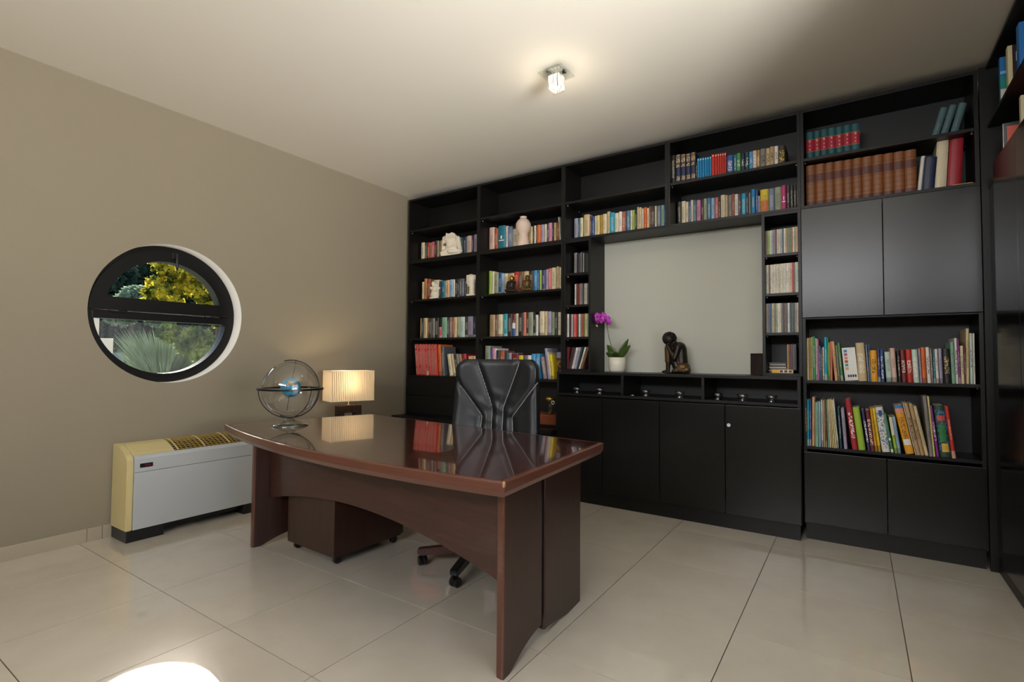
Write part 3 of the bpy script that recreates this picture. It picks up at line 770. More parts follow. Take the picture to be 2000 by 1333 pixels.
for (xa, ya), (xb, yb) in zip(((hx, -hy), (hx, hy), (-hx, hy), (-hx, -hy)), ((hx, hy), (-hx, hy), (-hx, -hy), (hx, -hy))):
    L = math.hypot(xb-xa, yb-ya); N = 2*int(L/0.0155); nx, ny = (yb-ya)/L, -(xb-xa)/L
    for k in range(N):
        o = 0.0065 if k % 2 else 0.0
        if k == 0: o = 0.001
        t = k/N; per.append((xa+(xb-xa)*t+nx*o, ya+(yb-ya)*t+ny*o))
bm = bmesh.new(); A = [bm.verts.new((x, y, zs0)) for x, y in per]; B = [bm.verts.new((x, y, zs1)) for x, y in per]
for k in range(len(per)): bm.faces.new((A[k], A[(k+1) % len(per)], B[(k+1) % len(per)], B[k]))
link('lamp_shade', to_mesh(bm, 'lamp_shade', M_SHADE), lp)
M_SHADE2 = mat('shade_trim', rgb(226, 210, 180), 0.7)
for z in (zs0, zs1):
    bm = bmesh.new()
    for a in ((-hx, hx, -hy-0.003, -hy), (-hx, hx, hy, hy+0.003), (-hx-0.003, -hx, -hy-0.003, hy+0.003), (hx, hx+0.003, -hy-0.003, hy+0.003)): box(bm, *a, z-0.004, z+0.004)
    link('shade_trim', to_mesh(bm, 'shade_trim', M_SHADE2), lp)
bx('foot_frame', lp, M_DWOOD, -0.03, 0.03, -0.108, -0.045, 0, 0.165, 0.002)
bx('foot_frame', lp, M_DWOOD, -0.03, 0.03, 0.045, 0.108, 0, 0.165, 0.002)
bx('foot_frame', lp, M_DWOOD, -0.03, 0.03, -0.108, 0.108, 0.165, 0.226, 0.002)
bm = bmesh.new(); lathe(bm, [(0.0, 0.226), (0.012, 0.226), (0.012, 0.232), (0.005, 0.236), (0.005, 0.30), (0.014, 0.30), (0.014, 0.35), (0.0, 0.35)], 16)
link('stem', to_mesh(bm, 'stem', M_PIN, True), lp)
def emit(name, col, st):
    m = bpy.data.materials.new(name); m.use_nodes = True; n = m.node_tree.nodes; n.clear()
    o = n.new('ShaderNodeOutputMaterial'); e = n.new('ShaderNodeEmission'); e.inputs[0].default_value = col; e.inputs[1].default_value = st
    m.node_tree.links.new(e.outputs[0], o.inputs[0]); return m
bm = bmesh.new(); ellipsoid(bm, (0, 0, 0.385), (0.026, 0.026, 0.034), None, 16, 12); link('bulb', to_mesh(bm, 'bulb', emit('warm_bulb', (1, 0.78, 0.5, 1), 8.0), True), lp)
ll = light('table_lamp_light', 'POINT', (LP[0], LP[1], 0.5155+0.43), 5.5, (1.0, 0.76, 0.48), shadow_soft_size=0.03)

# ------------------------------------------------------------------ fan coil heater
fx = -3.757; fy0, fy1 = 1.345, 2.30
fc = thing('fan_coil_heater', 'grey and yellowed cream fan coil heater under the round window', 'heater', (-3.88, (fy0+fy1)/2, 0))
fo = (-3.88, (fy0+fy1)/2, 0)
def pr(name, m, pts, a, b, par=fc, bev=0.0):
    bm = bmesh.new(); prism(bm, [(x-fo[0], z) for x, z in pts], 'y', a-fo[1], b-fo[1])
    if bev: bmesh.ops.bevel(bm, geom=bm.edges[:], offset=bev, segments=2, affect='EDGES')
    return link(name, to_mesh(bm, name, m), par)
PF = [(-3.987, 0.072), (-3.987, 0.592), (-3.945, 0.594), (-3.90, 0.586), (-3.835, 0.561), (-3.79, 0.540), (-3.768, 0.522), (fx, 0.505), (fx, 0.072)]
pr('end_cap', M_CREAM, PF, fy0, fy0+0.036, bev=0.004)
pr('end_cap', M_CREAM, PF, fy1-0.036, fy1, bev=0.004)
PI_ = [(-3.985, 0.08), (-3.985, 0.56), (-3.94, 0.562), (-3.83, 0.530), (-3.79, 0.508), (-3.785, 0.08)]
pr('inner_casing', M_DARKP, PI_, fy0+0.037, fy1-0.037)
bx('lower_front_panel', fc, M_GREYP, -3.782, fx+0.001, fy0+0.038, fy1-0.038, 0.072, 0.4265, 0.003, fo)
ufp = pr('upper_front_panel', M_GREYP, [(-3.782, 0.4295), (-3.782, 0.532), (-3.775, 0.530), (-3.764, 0.522), (fx+0.001, 0.510), (fx+0.001, 0.4295)], fy0+0.038, fy1-0.038)
dp = bx('display', ufp, M_DARKP, fx+0.0008, fx+0.003, 1.413, 1.485, 0.455, 0.481, 0.001, fo)
bx('indicator_strip', dp, mat('indicator_red', rgb(110, 30, 30), 0.3), fx+0.003, fx+0.0036, 1.44, 1.475, 0.464, 0.472, 0, fo)
CV = [(-3.985, 0.562), (-3.985, 0.591), (-3.945, 0.593), (-3.90, 0.585), (-3.835, 0.560), (-3.785, 0.537), (-3.785, 0.512), (-3.83, 0.534), (-3.94, 0.564)]
cv = pr('top_cover', M_CREAM, CV, fy0+0.037, 1.62)
def top_z(x):
    k = [(-3.985, 0.592), (-3.945, 0.592), (-3.90, 0.584), (-3.835, 0.559), (-3.785, 0.536)]
    for (xa, za), (xb, zb) in zip(k, k[1:]):
        if xa <= x <= xb: return za+(zb-za)*(x-xa)/(xb-xa)
    return 0.536
pr('control_flap', M_CREAM, [(-3.895, 0.5835), (-3.895, 0.5855), (-3.80, 0.5475), (-3.80, 0.5445)], 1.40, 1.60)
M_GOLDS = mat('ochre_slat', rgb(176, 148, 74), 0.45)
for k in range(9):        # long slats
    x = -3.972+k*0.0222; z = top_z(x)
    bx('grille_slat', fc, M_GOLDS, x-0.0024, x+0.0024, 1.622, fy1-0.038, z-0.005, z-0.001, 0, fo)
yy = 1.645; q = 0
while yy < fy1-0.05:
    big = q % 6 == 0
    pts = [(x, top_z(x)+(0.002 if big else -0.002)) for x in (-3.984, -3.945, -3.90, -3.835, -3.787)]
    pts += [(x, z-0.005) for x, z in reversed(pts)]
    pr('grille_rib', M_CREAM if big else M_GOLDS, pts, yy-(0.004 if big else 0.0014), yy+(0.004 if big else 0.0014))
    yy += 0.0285; q += 1
for a, b in ((fy0+0.006, fy0+0.215), (fy1-0.215, fy1-0.006)): bx('foot', fc, M_DARKP, -3.985, fx-0.003, a, b, 0.0, 0.0718, 0.002, fo)
bx('base_tray', fc, M_DARKP, -3.98, -3.80, fy0+0.216, fy1-0.216, 0.035, 0.0718, 0.002, fo)

# ------------------------------------------------------------------ ceiling light
CL = (-1.475, 2.665)
cl = thing('ceiling_light', 'lit glass cube ceiling light with square glass plate', 'light', (CL[0], CL[1], ZC), math.radians(-3))
bx('mount_plate', cl, M_PIN, -0.045, 0.045, -0.045, 0.045, -0.016, 0.0, 0.002)
bx('glass_plate', cl, glassy('plate_glass', (0.93, 0.95, 0.93, 1), 1.5, edge=1.3), -0.082, 0.082, -0.082, 0.082, -0.034, -0.026, 0.001)
for sx in (-1, 1): bx('clip', cl, M_DSTEEL, sx*0.05-0.006, sx*0.05+0.006, -0.006, 0.006, -0.04, -0.016, 0.001)
bm = bmesh.new(); box(bm, -0.042, 0.042, -0.042, 0.042, -0.128, -0.036, 0, 0.004)
def cube_glass():
    m = glassy('crystal_cube', (1.0, 0.98, 0.94, 1), 1.5, edge=2.2)
    return m
def core_mat():
    m = emit('ribbed_lit_core', (1.0, 0.93, 0.8, 1), 1.0); n = m.node_tree.nodes; l = m.node_tree.links
    tc = n.new('ShaderNodeTexCoord'); mp = n.new('ShaderNodeMapping'); mp.inputs['Scale'].default_value = (90, 90, 14); nz = n.new('ShaderNodeTexNoise'); nz.inputs['Scale'].default_value = 1.0; nz.inputs['Detail'].default_value = 3
    l.new(tc.outputs['Object'], mp.inputs[0]); l.new(mp.outputs[0], nz.inputs['Vector'])
    mr = n.new('ShaderNodeMapRange'); mr.inputs[1].default_value = 0.35; mr.inputs[2].default_value = 0.65; mr.inputs[3].default_value = 0.35; mr.inputs[4].default_value = 2.6
    l.new(nz.outputs[0], mr.inputs[0]); l.new(mr.outputs[0], [x for x in n if x.type == 'EMISSION'][0].inputs[1]); return m
link('glass_cube', to_mesh(bm, 'glass_cube', cube_glass()), cl)
bm = bmesh.new(); box(bm, -0.036, 0.036, -0.036, 0.036, -0.122, -0.042, 0, 0.004); link('inner_glass', to_mesh(bm, 'inner_glass', core_mat()), cl)
light('ceiling_light_glow', 'POINT', (CL[0], CL[1], ZC-0.17), 2.2, (1.0, 0.86, 0.66), shadow_soft_size=0.04)

# ------------------------------------------------------------------ orchid
oc = thing('potted_orchid', 'purple orchid with dark leaves in a white pot on the sideboard', 'plant', (-1.655, 4.05, 1.0545))
bm = bmesh.new(); lathe(bm, [(0.0, 0.0), (0.050, 0.0), (0.060, 0.004), (0.066, 0.018), (0.069, 0.06), (0.070, 0.122), (0.0665, 0.122), (0.0655, 0.09), (0.0, 0.09)], 40)
link('pot', to_mesh(bm, 'pot', M_POT, True), oc)
bm = bmesh.new(); lathe(bm, [(0.0, 0.110), (0.03, 0.113), (0.0655, 0.106), (0.0655, 0.091), (0.0, 0.091)], 24); link('bark', to_mesh(bm, 'bark', M_SOIL, True), oc)
def leaf(ang, length, width, lift, droop, twist=0.0):
    bm = bmesh.new(); N = 12; rows = []
    d = Vector((math.cos(ang), math.sin(ang), 0)); s = Vector((-d.y, d.x, 0))
    ax_ = Vector((d.x*math.cos(lift), d.y*math.cos(lift), math.sin(lift))); s = Matrix.Rotation(twist, 3, ax_) @ s
    for k in range(N+1):
        t = k/N; p = d*(0.012+length*t*math.cos(lift)) + Vector((0, 0, 0.108+length*math.sin(lift)*t-droop*t*t))
        w_ = width*math.sin(PI*min(1, 0.12+0.88*t)**0.8)**0.7 if t < 1 else 0.002
        w_ = max(w_, 0.003)
        rows.append([bm.verts.new(p+s*(w_*q)+Vector((0, 0, 0.25*w_*abs(q)))) for q in (-1, -0.5, 0, 0.5, 1)])
    for a, b in zip(rows, rows[1:]):
        for q in range(4): bm.faces.new((a[q], a[q+1], b[q+1], b[q]))
    o = link('leaf', to_mesh(bm, 'leaf', M_LEAF, True), oc); m_ = o.modifiers.new('thick', 'SOLIDIFY'); m_.thickness = 0.0025
    return o
leaf(math.radians(195), 0.145, 0.034, math.radians(62), 0.01, 1.2)
leaf(math.radians(12), 0.20, 0.026, math.radians(66), 0.016, -1.1)
leaf(math.radians(-12), 0.165, 0.026, math.radians(44), 0.0, -1.0)
leaf(math.radians(190), 0.10, 0.034, math.radians(38), 0.01, 1.1)
leaf(math.radians(280), 0.09, 0.030, math.radians(50), 0.01)
sp = [(-0.012, 0.0, 0.10), (-0.045, 0.0, 0.20), (-0.068, -0.005, 0.28), (-0.080, -0.012, 0.36), (-0.086, -0.02, 0.42), (-0.10, -0.03, 0.455), (-0.13, -0.04, 0.462), (-0.155, -0.045, 0.43), (-0.162, -0.045, 0.40)]
bm = bmesh.new(); tube(bm, sp, 0.0032, 8); link('flower_stem', to_mesh(bm, 'flower_stem', M_STEM, True), oc)
def flower(c, yaw, tilt, s):
    bm = bmesh.new()
    R = Matrix.Rotation(yaw, 3, 'Z') @ Matrix.Rotation(tilt, 3, 'X')
    def petal(a, L, W):
        N = 6; rows = []
        d = Vector((math.cos(a), 0, math.sin(a))); q = Vector((-math.sin(a), 0, math.cos(a)))
        for k in range(N+1):
            t = k/N; ww = max(0.0015, W*math.sin(PI*(0.1+0.9*t))**0.6) if t < 1 else 0.002
            p = d*(L*t)+Vector((0, -0.012*t+0.02*t*t, 0))
            rows.append([bm.verts.new(R @ ((p+q*(ww*e)+Vector((0, 0.3*ww*abs(e), 0)))*s)+Vector(c)) for e in (-1, 0, 1)])
        for a_, b_ in zip(rows, rows[1:]):
            for e in range(2): bm.faces.new((a_[e], a_[e+1], b_[e+1], b_[e]))
    for a, L, W in ((0.15, 0.042, 0.022), (PI-0.15, 0.042, 0.022), (PI/2, 0.036, 0.013), (PI*1.28, 0.034, 0.013), (PI*1.72, 0.034, 0.013)): petal(a, L, W)
    fl_ = link('flower', to_mesh(bm, 'flower', M_PETAL, True), oc); k_ = fl_.modifiers.new('thick', 'SOLIDIFY'); k_.thickness = 0.0012
    bm = bmesh.new(); ellipsoid(bm, Vector(c)+R @ Vector((0, -0.010, -0.006))*s, (0.008*s, 0.010*s, 0.010*s), None, 10, 8); link('lip', to_mesh(bm, 'lip', mat('orchid_lip', rgb(150, 30, 120), 0.5), True), fl_)
flower((-0.135, -0.062, 0.435), 0.1, 0.15, 1.15)
flower((-0.112, -0.058, 0.468), -0.3, -0.1, 1.1)
flower((-0.082, -0.055, 0.442), 0.5, 0.2, 1.1)
flower((-0.152, -0.060, 0.468), 0.5, 0.0, 0.95)
flower((-0.062, -0.052, 0.415), -0.4, 0.3, 0.95)
for c in ((-0.165, -0.045, 0.39), (-0.158, -0.045, 0.385)):
    bm = bmesh.new(); ellipsoid(bm, c, (0.007, 0.007, 0.009), None, 10, 8); link('bud', to_mesh(bm, 'bud', M_BUD, True), oc)

# ------------------------------------------------------------------ bronze seated figure
stt = thing('seated_bronze_figure', 'dark bronze seated figure resting its head on one raised knee', 'statue', (-1.165, 4.03, 1.0545))
bm = bmesh.new()
ellipsoid(bm, (0.045, 0.0, 0.045), (0.060, 0.055, 0.042))                       # hips
capsule(bm, (0.048, 0.0, 0.06), (0.040, 0.0, 0.185), 0.048, 0.046)              # back
ellipsoid(bm, (0.028, 0.0, 0.205), (0.050, 0.060, 0.040))                       # shoulders
capsule(bm, (0.005, 0.0, 0.225), (-0.022, 0.0, 0.245), 0.022, 0.022)            # neck
ellipsoid(bm, (-0.050, -0.004, 0.268), (0.052, 0.046, 0.049))
ellipsoid(bm, (-0.052, -0.004, 0.250), (0.032, 0.030, 0.038))                   # jaw
ellipsoid(bm, (-0.012, 0.0, 0.275), (0.024, 0.022, 0.020))                      # hair knot behind
capsule(bm, (0.02, -0.025, 0.05), (-0.045, -0.03, 0.20), 0.034, 0.028)          # raised thigh
capsule(bm, (-0.045, -0.03, 0.20), (-0.050, -0.03, 0.02), 0.026, 0.016)         # shin
capsule(bm, (-0.048, -0.03, 0.014), (-0.088, -0.034, 0.011), 0.014, 0.010)      # foot
capsule(bm, (0.035, -0.052, 0.205), (0.010, -0.062, 0.115), 0.020, 0.018)       # near arm
capsule(bm, (0.010, -0.062, 0.115), (-0.050, -0.05, 0.215), 0.018, 0.014)
capsule(bm, (0.025, 0.052, 0.205), (-0.030, 0.055, 0.17), 0.020, 0.017)         # far arm
capsule(bm, (-0.030, 0.055, 0.17), (-0.055, 0.0, 0.215), 0.016, 0.014)
capsule(bm, (0.05, -0.03, 0.03), (0.092, -0.045, 0.028), 0.030, 0.026)          # folded leg
capsule(bm, (0.092, -0.045, 0.026), (0.0, -0.062, 0.018), 0.022, 0.014)
box(bm, -0.075, 0.10, -0.06, 0.05, 0.0, 0.010, 0)
fig = blended(link('body', to_mesh(bm, 'body', M_BRONZE, True), stt), 0.0045, 4)
bm = bmesh.new()
capsule(bm, (-0.046, -0.034, 0.195), (-0.050, -0.034, 0.095), 0.0290, 0.0215); blended(link('shin_drape', to_mesh(bm, 'shin_drape', M_GILT, True), stt), 0.004, 2)
bm = bmesh.new()
ellipsoid(bm, (0.055, -0.012, 0.052), (0.060, 0.054, 0.036)); ellipsoid(bm, (0.096, -0.042, 0.030), (0.030, 0.028, 0.028)); capsule(bm, (0.02, -0.055, 0.03), (0.08, -0.06, 0.022), 0.016, 0.018)
blended(link('robe', to_mesh(bm, 'robe', M_GILT, True), stt), 0.0045, 3)
bm = bmesh.new()
prism(bm, [(-0.062, 0.225), (-0.078, 0.17), (-0.086, 0.088), (-0.052, 0.085), (-0.04, 0.20)], 'y', 0.0, 0.018); bmesh.ops.bevel(bm, geom=bm.edges[:], offset=0.005, segments=2, affect='EDGES')
link('hanging_cloth', to_mesh(bm, 'hanging_cloth', M_BRONZE, True), stt)
bm = bmesh.new()
for i in range(90):                                                              # snail-curl hair
    ph = i*2.39996; zz = 1-1.35*(i+0.5)/90; rr = math.sqrt(max(0, 1-zz*zz))
    ellipsoid(bm, (-0.046+0.051*rr*math.cos(ph), -0.002+0.046*rr*math.sin(ph), 0.272+0.049*zz), (0.006, 0.006, 0.006), None, 6, 4)
link('curled_hair', to_mesh(bm, 'curled_hair', mat('black_patina', rgb(28, 27, 26), 0.4, 0.4), True), stt)['kind'] = 'stuff'

# ------------------------------------------------------------------ glass candle cups in the niches
cups = [(-1.93, 0.0), (-1.73, 0.01), (-1.352, 0.02), (-1.088, 0.0), (-0.82, 0.0), (-0.657, 0.0), (-0.478, 0.01)]
lab = ['first clear glass candle cup, nearest the desk end of the sideboard', 'second clear glass candle cup, in the niche below the orchid', 'clear glass candle cup beside the small metal dish in the middle niche',
       'clear glass candle cup in the middle niche below the bronze figure', 'clear glass candle cup close to the divider in the last niche', 'brightest clear glass candle cup, middle of three in the last niche', 'clear glass candle cup at the end nearest the tall cabinet']
cup_me = None
M_CUP = glassy('cup_glass', (0.94, 0.95, 0.96, 1), 2.0, edge=1.6)
for (x, dy), lb in zip(cups, lab):
    if cup_me is None:
        bm = bmesh.new(); lathe(bm, [(0.0, 0.0), (0.024, 0.0), (0.026, 0.004), (0.021, 0.010), (0.020, 0.015), (0.030, 0.022), (0.036, 0.034), (0.035, 0.048), (0.032, 0.048), (0.031, 0.034), (0.020, 0.024), (0.0, 0.022)], 24)
        cup_me = to_mesh(bm, 'candle_cup', M_CUP, True)
    tag(link('candle_cup', cup_me, None, (x, 3.865+dy, 0.8772)), lb, 'candle holder', 'glass candle cups in the sideboard niches')
bm = bmesh.new(); lathe(bm, [(0.0, 0.0), (0.022, 0.0), (0.026, 0.006), (0.023, 0.006), (0.0, 0.003)], 24)
tag(link('metal_dish', to_mesh(bm, 'metal_dish', M_PIN, True), None, (-1.455, 3.88, 0.8772)), 'tiny flat metal dish on the floor of the middle niche', 'dish')

